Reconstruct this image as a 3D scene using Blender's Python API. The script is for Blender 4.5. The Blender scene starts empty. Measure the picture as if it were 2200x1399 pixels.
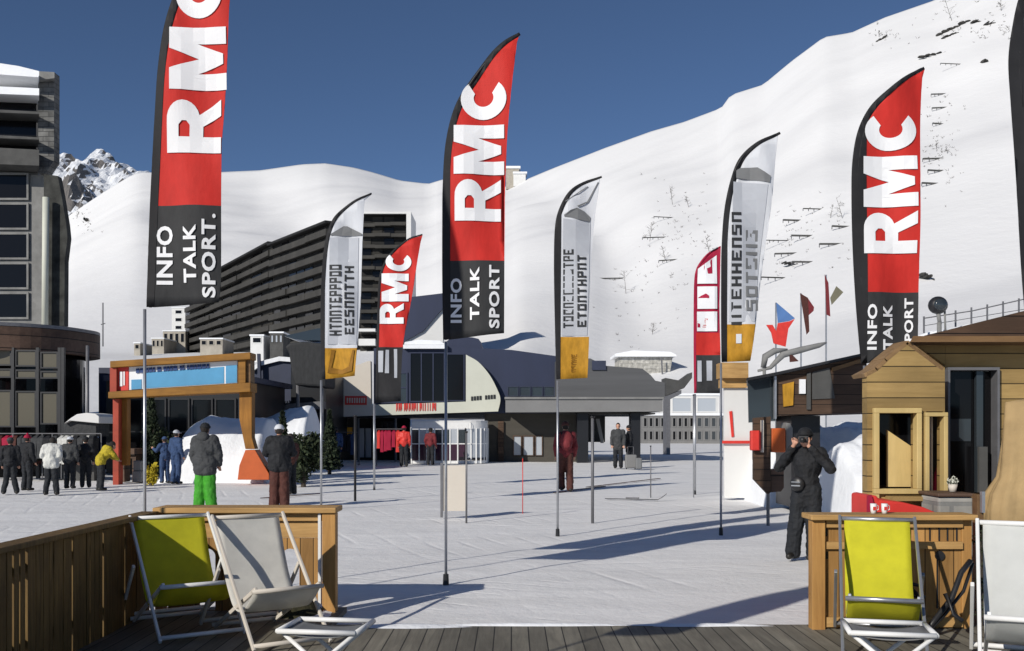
import bpy, bmesh, math, random
from mathutils import Vector, noise, geometry
random.seed(7)
R = math.radians
SC = bpy.context.scene
COL = SC.collection

# ------------------------------------------------------------------ camera, sky, sun
FPX, HY, CX, CH = 2140.0, 922.0, 1100.0, 1.7      # focal length in photo px, horizon row, centre column, eye height
cam_d = bpy.data.cameras.new('camera'); cam = bpy.data.objects.new('camera', cam_d); COL.objects.link(cam)
cam_d.sensor_width = 36; cam_d.lens = 36*FPX/2200; cam_d.shift_y = (HY-699.5)/2200
cam_d.clip_start = .1; cam_d.clip_end = 20000
cam.location = (0, 0, CH); cam.rotation_euler = (R(90), 0, 0)
SC.camera = cam
SUN_EL = R(25.5); SDX, SDY = .62, .785            # shadows run towards (+x, +y)
w = bpy.data.worlds.new('World'); SC.world = w; w.use_nodes = True
nt = w.node_tree; bg = nt.nodes['Background']
sky = nt.nodes.new('ShaderNodeTexSky'); sky.sky_type = 'NISHITA'; sky.sun_disc = False
sky.sun_elevation = SUN_EL; sky.sun_rotation = math.atan2(-SDX, -SDY)
sky.altitude = 3000; sky.air_density = .8; sky.dust_density = 0.15; sky.ozone_density = 3.6
nt.links.new(sky.outputs[0], bg.inputs[0]); bg.inputs[1].default_value = .088
sd = bpy.data.lights.new('sun', 'SUN'); so = bpy.data.objects.new('sun', sd); COL.objects.link(so)
sd.energy = 4.4; sd.angle = R(.5); sd.color = (1, .945, .855)
sv = Vector((SDX*math.cos(SUN_EL), SDY*math.cos(SUN_EL), -math.sin(SUN_EL)))
so.rotation_euler = sv.to_track_quat('-Z', 'Y').to_euler()
SC.view_settings.view_transform = 'Standard'; SC.view_settings.look = 'None'
SC.view_settings.exposure = -.12; SC.view_settings.gamma = 1
SC.render.engine = 'CYCLES'

# ------------------------------------------------------------------ materials
def nodes(name):
    m = bpy.data.materials.new(name); m.use_nodes = True
    n = m.node_tree; return m, n, n.nodes['Principled BSDF']
def c4(c): return (c[0], c[1], c[2], 1)
def mat(name, col, rough=.7, var=.15, scale=3.0, bump=.0, metal=0.0, stretch=(1, 1, 1), spec=.4, bscale=None, trans=0):
    m, n, b = nodes(name)
    tc = n.nodes.new('ShaderNodeTexCoord'); mp = n.nodes.new('ShaderNodeMapping'); mp.inputs['Scale'].default_value = stretch
    n.links.new(tc.outputs['Object'], mp.inputs[0])
    nz = n.nodes.new('ShaderNodeTexNoise'); nz.inputs['Scale'].default_value = scale; nz.inputs['Detail'].default_value = 8
    nz.inputs['Roughness'].default_value = .6
    n.links.new(mp.outputs[0], nz.inputs[0])
    r = n.nodes.new('ShaderNodeValToRGB')
    r.color_ramp.elements[0].position = .3; r.color_ramp.elements[1].position = .7
    r.color_ramp.elements[0].color = c4([max(0, x*(1-var)) for x in col]); r.color_ramp.elements[1].color = c4([min(1, x*(1+var)) for x in col])
    n.links.new(nz.outputs[0], r.inputs[0]); n.links.new(r.outputs[0], b.inputs['Base Color'])
    b.inputs['Roughness'].default_value = rough; b.inputs['Metallic'].default_value = metal
    b.inputs['Specular IOR Level'].default_value = spec
    if trans:
        tl = n.nodes.new('ShaderNodeBsdfTranslucent'); n.links.new(r.outputs[0], tl.inputs[0]); mx = n.nodes.new('ShaderNodeMixShader'); mx.inputs[0].default_value = trans
        n.links.new(b.outputs[0], mx.inputs[1]); n.links.new(tl.outputs[0], mx.inputs[2]); n.links.new(mx.outputs[0], n.nodes['Material Output'].inputs[0])
    if bump:
        n2 = n.nodes.new('ShaderNodeTexNoise'); n2.inputs['Scale'].default_value = bscale or scale*4; n2.inputs['Detail'].default_value = 6
        n.links.new(mp.outputs[0], n2.inputs[0])
        bp = n.nodes.new('ShaderNodeBump'); bp.inputs['Strength'].default_value = bump; bp.inputs['Distance'].default_value = .03
        n.links.new(n2.outputs[0], bp.inputs['Height']); n.links.new(bp.outputs[0], b.inputs['Normal'])
    return m
def wood(name, c1, c2, axis='z', scale=6, rough=.65, board=0, gap='x'):
    m, n, b = nodes(name)
    tc = n.nodes.new('ShaderNodeTexCoord'); mp = n.nodes.new('ShaderNodeMapping')
    s = {'x': (.08, 1, 1), 'y': (1, .08, 1), 'z': (1, 1, .08)}[axis]; mp.inputs['Scale'].default_value = s
    n.links.new(tc.outputs['Object'], mp.inputs[0])
    nz = n.nodes.new('ShaderNodeTexNoise'); nz.inputs['Scale'].default_value = scale*3; nz.inputs['Detail'].default_value = 9
    nz.inputs['Roughness'].default_value = .7; nz.inputs['Distortion'].default_value = .6
    n.links.new(mp.outputs[0], nz.inputs[0])
    r = n.nodes.new('ShaderNodeValToRGB'); r.color_ramp.elements[0].position = .28; r.color_ramp.elements[1].position = .72
    r.color_ramp.elements[0].color = c4(c1); r.color_ramp.elements[1].color = c4(c2)
    n.links.new(nz.outputs[0], r.inputs[0])
    out = r.outputs[0]; hgt = nz.outputs[0]
    n3 = n.nodes.new('ShaderNodeTexNoise'); n3.inputs['Scale'].default_value = 1.3; n3.inputs['Detail'].default_value = 4
    n.links.new(tc.outputs['Object'], n3.inputs[0])
    mr = n.nodes.new('ShaderNodeMapRange'); mr.inputs[1].default_value = .3; mr.inputs[2].default_value = .7; mr.inputs[3].default_value = .72; mr.inputs[4].default_value = 1.15
    n.links.new(n3.outputs[0], mr.inputs[0])
    mu = n.nodes.new('ShaderNodeMix'); mu.data_type = 'RGBA'; mu.blend_type = 'MULTIPLY'; mu.inputs[0].default_value = 1
    n.links.new(out, mu.inputs[6]); n.links.new(mr.outputs[0], mu.inputs[7]); out = mu.outputs[2]
    if board:
        sx = n.nodes.new('ShaderNodeSeparateXYZ'); n.links.new(tc.outputs['Object'], sx.inputs[0])
        dv = n.nodes.new('ShaderNodeMath'); dv.operation = 'DIVIDE'; dv.inputs[1].default_value = board
        n.links.new(sx.outputs[{'x': 0, 'y': 1, 'z': 2}[gap]], dv.inputs[0])
        fr = n.nodes.new('ShaderNodeMath'); fr.operation = 'FRACT'; n.links.new(dv.outputs[0], fr.inputs[0])
        gt = n.nodes.new('ShaderNodeMath'); gt.operation = 'GREATER_THAN'; gt.inputs[1].default_value = .93; n.links.new(fr.outputs[0], gt.inputs[0])
        fl = n.nodes.new('ShaderNodeMath'); fl.operation = 'FLOOR'; n.links.new(dv.outputs[0], fl.inputs[0])
        wn = n.nodes.new('ShaderNodeTexWhiteNoise'); wn.noise_dimensions = '1D'; n.links.new(fl.outputs[0], wn.inputs['W'])
        m2 = n.nodes.new('ShaderNodeMapRange'); m2.inputs[3].default_value = .7; m2.inputs[4].default_value = 1.15; n.links.new(wn.outputs[0], m2.inputs[0])
        m3 = n.nodes.new('ShaderNodeMix'); m3.data_type = 'RGBA'; m3.blend_type = 'MULTIPLY'; m3.inputs[0].default_value = 1
        n.links.new(out, m3.inputs[6]); n.links.new(m2.outputs[0], m3.inputs[7])
        m4 = n.nodes.new('ShaderNodeMix'); m4.data_type = 'RGBA'; m4.inputs[7].default_value = (c1[0]*.15, c1[1]*.15, c1[2]*.15, 1)
        n.links.new(gt.outputs[0], m4.inputs[0]); n.links.new(m3.outputs[2], m4.inputs[6]); out = m4.outputs[2]
    n.links.new(out, b.inputs['Base Color'])
    b.inputs['Roughness'].default_value = rough; b.inputs['Specular IOR Level'].default_value = .3
    bp = n.nodes.new('ShaderNodeBump'); bp.inputs['Strength'].default_value = .35; bp.inputs['Distance'].default_value = .01
    n.links.new(hgt, bp.inputs['Height']); n.links.new(bp.outputs[0], b.inputs['Normal'])
    return m
def glass(name, col, rough=.04, spec=.6):
    m, n, b = nodes(name); b.inputs['Base Color'].default_value = c4(col); b.inputs['Roughness'].default_value = rough
    b.inputs['Specular IOR Level'].default_value = spec
    tc = n.nodes.new('ShaderNodeTexCoord'); nz = n.nodes.new('ShaderNodeTexNoise'); nz.inputs['Scale'].default_value = .6
    n.links.new(tc.outputs['Object'], nz.inputs[0])
    bp = n.nodes.new('ShaderNodeBump'); bp.inputs['Strength'].default_value = .08; bp.inputs['Distance'].default_value = .1
    n.links.new(nz.outputs[0], bp.inputs['Height']); n.links.new(bp.outputs[0], b.inputs['Normal'])
    return m
def stone(name, c1, c2, mort, scale=1.0, bw=.5, bh=.25):
    m, n, b = nodes(name)
    tc = n.nodes.new('ShaderNodeTexCoord'); sp = n.nodes.new('ShaderNodeSeparateXYZ'); cb = n.nodes.new('ShaderNodeCombineXYZ')
    n.links.new(tc.outputs['Object'], sp.inputs[0])
    ad = n.nodes.new('ShaderNodeMath'); ad.operation = 'ADD'; n.links.new(sp.outputs[0], ad.inputs[0]); n.links.new(sp.outputs[1], ad.inputs[1])
    n.links.new(ad.outputs[0], cb.inputs[0]); n.links.new(sp.outputs[2], cb.inputs[1])
    br = n.nodes.new('ShaderNodeTexBrick'); n.links.new(cb.outputs[0], br.inputs[0])
    br.inputs['Color1'].default_value = c4(c1); br.inputs['Color2'].default_value = c4(c2); br.inputs['Mortar'].default_value = c4(mort)
    br.inputs['Scale'].default_value = scale; br.inputs['Brick Width'].default_value = bw; br.inputs['Row Height'].default_value = bh
    br.inputs['Mortar Size'].default_value = .02
    nz = n.nodes.new('ShaderNodeTexNoise'); nz.inputs['Scale'].default_value = 1.6; nz.inputs['Detail'].default_value = 8
    n.links.new(tc.outputs['Object'], nz.inputs[0])
    mr = n.nodes.new('ShaderNodeMapRange'); mr.inputs[1].default_value = .3; mr.inputs[2].default_value = .7; mr.inputs[3].default_value = .55; mr.inputs[4].default_value = 1.4
    n.links.new(nz.outputs[0], mr.inputs[0])
    mu = n.nodes.new('ShaderNodeMix'); mu.data_type = 'RGBA'; mu.blend_type = 'MULTIPLY'; mu.inputs[0].default_value = 1
    n.links.new(br.outputs[0], mu.inputs[6]); n.links.new(mr.outputs[0], mu.inputs[7]); n.links.new(mu.outputs[2], b.inputs['Base Color'])
    bp = n.nodes.new('ShaderNodeBump'); bp.inputs['Strength'].default_value = .6; bp.inputs['Distance'].default_value = .04
    n.links.new(br.outputs[1], bp.inputs['Height']); bp.invert = True; n.links.new(bp.outputs[0], b.inputs['Normal'])
    b.inputs['Roughness'].default_value = .85
    return m
def snowmat(name, col, s1, s2, bs, rock=False, dist=.05, dirt=.06, tracks=False):
    m, n, b = nodes(name)
    tc = n.nodes.new('ShaderNodeTexCoord')
    def nz(s, d=8, st=None):
        x = n.nodes.new('ShaderNodeTexNoise'); x.inputs['Scale'].default_value = s; x.inputs['Detail'].default_value = d; x.inputs['Roughness'].default_value = .6
        if st:
            mp = n.nodes.new('ShaderNodeMapping'); mp.inputs['Scale'].default_value = st; mp.inputs['Rotation'].default_value = (0, 0, R(-22))
            n.links.new(tc.outputs['Object'], mp.inputs[0]); n.links.new(mp.outputs[0], x.inputs[0])
        else: n.links.new(tc.outputs['Object'], x.inputs[0])
        return x
    a = nz(s1, 10, (.35, 1.6, 1)); r = n.nodes.new('ShaderNodeValToRGB')
    r.color_ramp.elements[0].position = .32; r.color_ramp.elements[1].position = .62
    r.color_ramp.elements[0].color = c4([x*(1-dirt) for x in col]); r.color_ramp.elements[1].color = c4(col)
    n.links.new(a.outputs[0], r.inputs[0]); out = r.outputs[0]
    if rock:
        g = n.nodes.new('ShaderNodeNewGeometry'); sx = n.nodes.new('ShaderNodeSeparateXYZ'); n.links.new(g.outputs['Normal'], sx.inputs[0])
        q = nz(rock, 10); ad = n.nodes.new('ShaderNodeMath'); ad.operation = 'MULTIPLY_ADD'; ad.inputs[1].default_value = .9
        n.links.new(q.outputs[0], ad.inputs[0]); n.links.new(sx.outputs[2], ad.inputs[2])
        rr = n.nodes.new('ShaderNodeValToRGB'); rr.color_ramp.elements[0].position = .98; rr.color_ramp.elements[1].position = 1.04 - .03
        rr.color_ramp.elements[0].color = (1, 1, 1, 1); rr.color_ramp.elements[1].color = (0, 0, 0, 1)
        n.links.new(ad.outputs[0], rr.inputs[0])
        mx = n.nodes.new('ShaderNodeMix'); mx.data_type = 'RGBA'; n.links.new(rr.outputs[0], mx.inputs[0]); n.links.new(out, mx.inputs[6])
        mx.inputs[7].default_value = (.16, .15, .145, 1); out = mx.outputs[2]
    n.links.new(out, b.inputs['Base Color']); b.inputs['Roughness'].default_value = .8; b.inputs['Specular IOR Level'].default_value = .2
    f = nz(s2, 8); f2 = nz(s2*6, 4); ad2 = n.nodes.new('ShaderNodeMath'); ad2.operation = 'MULTIPLY_ADD'; ad2.inputs[1].default_value = .3
    n.links.new(f2.outputs[0], ad2.inputs[0]); n.links.new(f.outputs[0], ad2.inputs[2])
    bp = n.nodes.new('ShaderNodeBump'); bp.inputs['Strength'].default_value = bs; bp.inputs['Distance'].default_value = dist
    hh = ad2.outputs[0]
    if tracks:                                        # ski tracks in two directions and trodden boot prints
        def mth(op, a, b_, c_=None):
            q = n.nodes.new('ShaderNodeMath'); q.operation = op
            for i, v in enumerate((a, b_, c_)):
                if v is None: continue
                if isinstance(v, (int, float)): q.inputs[i].default_value = v
                else: n.links.new(v, q.inputs[i])
            return q.outputs[0]
        for ang, sc_, ms in ((-64, .9, .35), (-20, .6, .25), (78, .5, .22)):
            mp = n.nodes.new('ShaderNodeMapping'); mp.inputs['Rotation'].default_value = (0, 0, R(ang)); n.links.new(tc.outputs['Object'], mp.inputs[0])
            wv = n.nodes.new('ShaderNodeTexWave'); wv.inputs['Scale'].default_value = sc_; wv.inputs['Distortion'].default_value = 3.5; wv.inputs['Detail'].default_value = 1.5; wv.inputs['Detail Scale'].default_value = .25
            n.links.new(mp.outputs[0], wv.inputs[0])
            k = mth('POWER', wv.outputs['Fac'], 14.0); msk = nz(ms, 3); mk = mth('SUBTRACT', msk.outputs[0], .50); mk = mth('MULTIPLY', mk, 6.0); mk.node.use_clamp = True
            hh = mth('SUBTRACT', hh, mth('MULTIPLY', mth('MULTIPLY', k, mk), .55))
        vo = n.nodes.new('ShaderNodeTexVoronoi'); vo.inputs['Scale'].default_value = 3.2; n.links.new(tc.outputs['Object'], vo.inputs[0])
        fp = mth('LESS_THAN', vo.outputs['Distance'], .20); pm = nz(.5, 3); pk = mth('GREATER_THAN', pm.outputs[0], .50)
        hh = mth('SUBTRACT', hh, mth('MULTIPLY', mth('MULTIPLY', fp, pk), .35))
    n.links.new(hh, bp.inputs['Height']); n.links.new(bp.outputs[0], b.inputs['Normal'])
    return m

M = {}
M['snow'] = snowmat('snow', (.865, .86, .855), .9, 3.0, .42, dirt=.12, tracks=True)
M['snow_far'] = snowmat('snow_slope', (.79, .79, .795), .02, .05, .25, dist=2.0, dirt=.035)
M['snow_bank'] = snowmat('snow_heap', (.82, .84, .87), 1, 2.0, .5, dist=.08)
M['snow_rock'] = snowmat('snow_and_rock', (.78, .80, .84), .02, .02, .9, rock=.02, dist=8)
M['black'] = mat('black_fabric', (.012, .012, .014), .75, .2, 8)
M['blackm'] = mat('black_metal', (.02, .02, .022), .4, .2, 8)
M['red'] = mat('red_fabric', (.60, .035, .028), .65, .12, 3, spec=.2, trans=.18, bump=.55, bscale=1.6, stretch=(2.2, 1, .8))
M['pinkred'] = mat('crimson_fabric', (.42, .02, .06), .65, .15, 3, spec=.2, trans=.18, bump=.55, bscale=1.6, stretch=(2.2, 1, .8))
M['char'] = mat('charcoal_fabric', (.035, .036, .038), .7, .2, 4, spec=.2, bump=.55, bscale=1.6, stretch=(2.2, 1, .8))
M['whitef'] = mat('white_fabric', (.68, .70, .74), .7, .05, 3, spec=.2, trans=.18, bump=.55, bscale=1.6, stretch=(2.2, 1, .8))
M['greyf'] = mat('pale_grey_print', (.42, .44, .48), .7, .06, 3, spec=.2)
M['midgrey'] = mat('grey_print', (.17, .175, .18), .7, .1, 3, spec=.2)
M['gold'] = mat('amber_print', (.52, .27, .03), .65, .25, 5, spec=.2, trans=.18, bump=.55, bscale=1.6, stretch=(2.2, 1, .8))
M['goldd'] = mat('dark_amber_print', (.25, .12, .015), .65, .25, 5, spec=.2)
M['whitel'] = mat('white_print', (.78, .79, .81), .6, .03, 3, spec=.2)
M['inkl'] = mat('dark_print', (.03, .032, .035), .6, .2, 6, spec=.2)
M['alu'] = mat('grey_aluminium', (.42, .43, .45), .35, .12, 9, metal=.7)
M['whitem'] = mat('white_painted_metal', (.75, .75, .74), .4, .06, 6)
M['greym'] = mat('grey_metal', (.16, .16, .17), .45, .15, 6, metal=.3)
M['deck'] = wood('deck_boards', (.13, .12, .095), (.27, .25, .20), 'y', 5, .7, board=.14, gap='x')
M['fence'] = wood('dark_fence_wood', (.065, .037, .010), (.22, .135, .042), 'z', 8)
M['pine'] = wood('pine_wood', (.33, .16, .045), (.56, .31, .10), 'z', 5)
M['pinex'] = wood('pine_wood_rail', (.34, .19, .065), (.58, .36, .14), 'x', 5)
M['pineb'] = wood('pine_board_wall', (.31, .16, .045), (.52, .29, .10), 'z', 5, board=.12, gap='x')
M['chalet'] = wood('chalet_board_wall', (.25, .165, .06), (.39, .265, .105), 'x', 4, board=.155, gap='z')
M['chaletd'] = wood('chalet_trim_wood', (.12, .065, .028), (.22, .13, .06), 'x', 4)
M['chaletm'] = wood('chalet_roof_edge', (.17, .10, .045), (.30, .19, .09), 'x', 4)
M['cream'] = wood('cream_painted_wood', (.50, .37, .15), (.62, .47, .21), 'z', 3)
M['gate'] = wood('ochre_gate_wood', (.19, .085, .012), (.32, .15, .025), 'x', 4)
M['gatez'] = wood('ochre_post_wood', (.20, .085, .012), (.34, .15, .025), 'z', 4)
M['brown'] = wood('brown_cladding', (.055, .032, .02), (.11, .066, .042), 'x', 4, board=.2, gap='z')
M['fascia'] = wood('dull_fascia_boards', (.085, .05, .035), (.16, .10, .07), 'x', 2, board=.45, gap='z')
M['navy'] = mat('navy_cladding', (.022, .030, .065), .55, .12, .8, stretch=(1, 1, .2))
M['slate'] = mat('slate_blue_cladding', (.03, .038, .07), .6, .15, 1)
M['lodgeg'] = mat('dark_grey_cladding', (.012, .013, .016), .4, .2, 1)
M['ivory'] = mat('ivory_panel', (.56, .57, .49), .6, .05, 1)
M['ivoryw'] = mat('warm_ivory_panel', (.58, .53, .46), .6, .05, 1)
M['taupe'] = mat('taupe_wall', (.062, .056, .046), .75, .15, .8, stretch=(1, 1, 4))
M['greywall'] = mat('grey_roof_sheet', (.088, .09, .095), .7, .12, .8, stretch=(.2, 1, 4))
M['greylt'] = mat('light_grey_fascia', (.19, .19, .19), .7, .08, 1)
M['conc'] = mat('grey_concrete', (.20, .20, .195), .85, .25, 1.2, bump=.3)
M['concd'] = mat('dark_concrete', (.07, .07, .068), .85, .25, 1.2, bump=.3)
M['stone'] = stone('grey_stone_wall', (.09, .09, .088), (.15, .15, .145), (.05, .05, .05), 1, .7, .3)
M['stonelt'] = stone('pale_stone_wall', (.34, .33, .30), (.42, .41, .38), (.25, .25, .24), 1, 1.2, .5)
M['stoned'] = mat('black_rough_stone', (.035, .036, .033), .9, .7, 1.2, bump=.9, bscale=3)
M['dglass'] = glass('dark_glass', (.006, .006, .007), .12, .22)
M['bglass'] = glass('dull_brown_glass', (.11, .10, .075), .25, .25)
M['sglass'] = glass('smoky_glass', (.03, .038, .045), .1)
M['pglass'] = glass('pale_glass', (.40, .43, .47), .1)
M['plum'] = glass('plum_tinted_glass', (.04, .012, .03), .1)
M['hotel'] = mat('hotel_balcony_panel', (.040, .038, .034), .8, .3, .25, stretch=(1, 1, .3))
M['hoteld'] = mat('hotel_shadow_wall', (.010, .010, .010), .8, .3, .4)  # even near-black base colour for walls, soffits and roofs
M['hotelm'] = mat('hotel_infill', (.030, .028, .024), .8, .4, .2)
M['whitew'] = mat('white_render_wall', (.66, .66, .65), .8, .06, .5)
M['beige'] = mat('beige_wall', (.36, .33, .28), .8, .2, .5)
M['yellow'] = mat('lime_yellow_canvas', (.63, .60, .025), .8, .1, 6, bump=.15, bscale=220, trans=.25)
M['canvas'] = mat('off_white_canvas', (.74, .72, .66), .85, .1, 5, bump=.15, bscale=220, trans=.25)
M['canvasw'] = mat('white_canvas', (.66, .67, .65), .85, .06, 5, bump=.15, bscale=220, trans=.25)
M['skyb'] = mat('light_blue_print', (.08, .30, .52), .6, .08, 2)
M['skyd'] = mat('dark_blue_print', (.015, .045, .16), .6, .2, 2)
M['orange'] = mat('orange_paint', (.50, .10, .02), .5, .15, 2)
M['signred'] = mat('red_paint', (.62, .04, .03), .5, .15, 3)
M['postred'] = mat('worn_red_post', (.34, .045, .02), .6, .25, 2)
M['skin'] = mat('skin', (.50, .27, .19), .55, .12, 14)
M['hair'] = mat('dark_hair', (.02, .015, .012), .7, .3, 20)
M['denim'] = mat('blue_denim', (.03, .06, .14), .85, .25, 9, bump=.9, bscale=11)
M['coatg'] = mat('dark_grey_coat', (.045, .047, .05), .85, .2, 9, bump=.9, bscale=11)
M['green'] = mat('bright_green_trousers', (.04, .27, .015), .75, .25, 9, bump=.9, bscale=11)
M['brownt'] = mat('maroon_brown_trousers', (.07, .022, .016), .8, .25, 9, bump=.9, bscale=11)
M['rust'] = mat('rust_red_jacket', (.16, .02, .025), .8, .25, 9, bump=.9, bscale=11)
M['yel2'] = mat('mustard_jacket', (.42, .33, .02), .8, .25, 9, bump=.9, bscale=11)
M['wshirt'] = mat('white_jacket', (.55, .55, .52), .8, .1, 9, bump=.9, bscale=11)
M['blackc'] = mat('black_coat', (.011, .012, .015), .8, .3, 9, bump=.9, bscale=11)
M['blackt'] = mat('black_trousers', (.012, .014, .018), .8, .3, 9, bump=.9, bscale=11)
M['shoe'] = mat('dark_boot', (.02, .018, .016), .5, .3, 9)
M['leaf'] = mat('dark_conifer_leaf', (.020, .032, .014), .8, .5, 3)
M['leafb'] = mat('bush_leaf', (.028, .04, .016), .8, .5, 3)
M['bark'] = mat('bark', (.05, .04, .03), .9, .4, 6)
M['rockd'] = mat('dark_rock', (.06, .058, .055), .9, .5, .6, bump=.8)
M['tan'] = mat('tan_canvas_cover', (.36, .25, .12), .85, .2, 3, bump=.4, bscale=8)
M['grassy'] = mat('muddy_ground', (.03, .028, .012), .95, .6, 6, bump=.8)

# ------------------------------------------------------------------ mesh tools
def at(px, py, Y): return Vector(((px-CX)*Y/FPX, Y, CH+(HY-py)*Y/FPX))
def gx(px, Y): return (px-CX)*Y/FPX
def gz(py, Y): return CH+(HY-py)*Y/FPX
def gY(py): return CH*FPX/(py-HY)                    # distance of a ground point seen at row py
class MB:
    def __init__(s): s.v = []; s.f = []; s.mi = []
    def add(s, vs, fs, mi=0):
        k = len(s.v); s.v += [tuple(v) for v in vs]; s.f += [tuple(i+k for i in f) for f in fs]; s.mi += [mi]*len(fs); return s
    def box(s, x0, x1, y0, y1, z0, z1, mi=0):
        if x0 > x1: x0, x1 = x1, x0
        if y0 > y1: y0, y1 = y1, y0
        if z0 > z1: z0, z1 = z1, z0
        return s.add([(x0,y0,z0),(x1,y0,z0),(x1,y1,z0),(x0,y1,z0),(x0,y0,z1),(x1,y0,z1),(x1,y1,z1),(x0,y1,z1)],
              [(0,3,2,1),(4,5,6,7),(0,1,5,4),(1,2,6,5),(2,3,7,6),(3,0,4,7)], mi)
    def pbox(s, a, b, c, d, Y, t, mi=0):            # px rectangle (a,b)-(c,d) at distance Y, t deep
        return s.box(gx(a,Y), gx(c,Y), Y, Y+t, gz(b,Y), gz(d,Y), mi)
    def poly(s, pts, Y, t, mi=0):                    # outline at distance Y given in px, t deep
        return s.prism([(gx(a,Y), gz(b,Y)) for a, b in pts], Y, t, mi)
    def tpoly(s, pts, Y, t, mi=0):                   # same, with side walls that recede along the sight lines
        p = [(gx(a,Y), gz(b,Y)) for a, b in pts]
        ar = sum(p[i][0]*p[(i+1)%len(p)][1]-p[(i+1)%len(p)][0]*p[i][1] for i in range(len(p)))
        if ar < 0: p = p[::-1]
        n = len(p); vs = [(x,Y,z) for x,z in p]+[(x*(Y+t)/Y,Y+t,z) for x,z in p]
        return s.add(vs, [tuple(range(n)), tuple(range(2*n-1,n-1,-1))]+[(i,i+n,(i+1)%n+n,(i+1)%n) for i in range(n)], mi)
    def tbox(s, a, b, c, d, Y, t, mi=0): return s.tpoly([(a,b),(c,b),(c,d),(a,d)], Y, t, mi)
    def prism(s, p, Y, t, mi=0):
        ar = sum(p[i][0]*p[(i+1)%len(p)][1]-p[(i+1)%len(p)][0]*p[i][1] for i in range(len(p)))
        if ar < 0: p = p[::-1]
        n = len(p); vs = [(x,Y,z) for x,z in p]+[(x,Y+t,z) for x,z in p]
        fs = [tuple(range(n)), tuple(range(2*n-1,n-1,-1))]+[(i,i+n,(i+1)%n+n,(i+1)%n) for i in range(n)]
        return s.add(vs, fs, mi)
    def bar(s, a, b, w, h=None, mi=0, up=(0,0,1)):   # a square bar from a to b
        a, b = Vector(a), Vector(b); h = h or w; d = (b-a).normalized(); u = Vector(up)
        if abs(d.dot(u)) > .95: u = Vector((0,1,0))
        r = d.cross(u).normalized(); u = r.cross(d)
        vs = [p+r*i*w/2+u*j*h/2 for p in (a,b) for i,j in ((-1,-1),(1,-1),(1,1),(-1,1))]
        return s.add(vs, [(0,1,2,3),(7,6,5,4),(0,4,5,1),(1,5,6,2),(2,6,7,3),(3,7,4,0)], mi)
    def tube(s, pts, r, n=8, mi=0):
        pts = [Vector(p) for p in pts]; rs = r if isinstance(r, (list,tuple)) else [r]*len(pts); vs = []; fs = []
        for i, p in enumerate(pts):
            d = (pts[min(i+1,len(pts)-1)]-pts[max(i-1,0)]).normalized()
            u = Vector((0,0,1)) if abs(d.z) < .9 else Vector((0,1,0)); a = d.cross(u).normalized(); b = d.cross(a)
            vs += [p+(a*math.cos(t)+b*math.sin(t))*rs[i] for t in [2*math.pi*j/n for j in range(n)]]
        for i in range(len(pts)-1):
            fs += [(i*n+j, i*n+(j+1)%n, (i+1)*n+(j+1)%n, (i+1)*n+j) for j in range(n)]
        fs += [tuple(range(n-1,-1,-1)), tuple(range((len(pts)-1)*n, len(pts)*n))]
        return s.add(vs, fs, mi)
    def ell(s, c, rx, ry, rz, n=12, m=8, mi=0):
        vs = [(c[0], c[1], c[2]-rz)]; fs = []
        for i in range(1, m):
            a = math.pi*i/m-math.pi/2
            vs += [(c[0]+rx*math.cos(a)*math.cos(2*math.pi*j/n), c[1]+ry*math.cos(a)*math.sin(2*math.pi*j/n), c[2]+rz*math.sin(a)) for j in range(n)]
        vs.append((c[0], c[1], c[2]+rz)); L = len(vs)-1
        fs += [(0, 1+(j+1)%n, 1+j) for j in range(n)]
        for i in range(m-2): fs += [(1+i*n+j, 1+i*n+(j+1)%n, 1+(i+1)*n+(j+1)%n, 1+(i+1)*n+j) for j in range(n)]
        fs += [(L, 1+(m-2)*n+j, 1+(m-2)*n+(j+1)%n) for j in range(n)]
        return s.add(vs, fs, mi)
    def cap(s, a, b, ra, rb, n=12):                  # tapered capsule
        s.ell(a, ra, ra, ra, n); s.ell(b, rb, rb, rb, n); s.tube([a, b], [ra, rb], n); return s
def base_loc(o):
    v = Vector((0,0,0))
    while o: v += o.location; o = o.parent
    return v
def link(name, mesh, parent=None, loc=None):
    o = bpy.data.objects.new(name, mesh); COL.objects.link(o)
    if parent: o.parent = parent
    if loc is not None: o.location = loc
    return o
def build(name, mb, m, parent=None, loc=(0,0,0), smooth=False, bevel=0):
    ms = m if isinstance(m, (list, tuple)) else [m]
    L = base_loc(parent) if parent else Vector(loc)
    me = bpy.data.meshes.new(name); me.from_pydata([(v[0]-L.x, v[1]-L.y, v[2]-L.z) for v in mb.v], [], mb.f)
    for x in ms: me.materials.append(M[x] if isinstance(x, str) else x)
    for p, i in zip(me.polygons, mb.mi): p.material_index = i; p.use_smooth = smooth
    me.update()
    o = link(name, me, parent, None if parent else loc)
    if bevel:
        bv = o.modifiers.new('bevel', 'BEVEL'); bv.width = bevel; bv.segments = 2; bv.limit_method = 'ANGLE'
    return o
def tag(o, label=None, cat=None, group=None, kind=None):
    if label: o['label'] = label
    if cat: o['category'] = cat
    if group: o['group'] = group
    if kind: o['kind'] = kind
    return o
def thing(name, label, cat, loc, group=None):
    o = bpy.data.objects.new(name, None); COL.objects.link(o); o.location = loc; o.empty_display_size = .2
    return tag(o, label, cat, group)
def struct(name, mb, m, **k): return tag(build(name, mb, m, **k), kind='structure')
def copy_tree(o, parent=None):
    c = o.copy(); COL.objects.link(c)
    if parent: c.parent = parent
    for ch in [x for x in bpy.data.objects if x.parent == o]: copy_tree(ch, c)
    return c
def interp(pts, x):
    if x <= pts[0][0]: return pts[0][1]
    for (a, b), (c, d) in zip(pts, pts[1:]):
        if x <= c:
            t = (x-a)/(c-a); return b+(d-b)*t
    return pts[-1][1]

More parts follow.
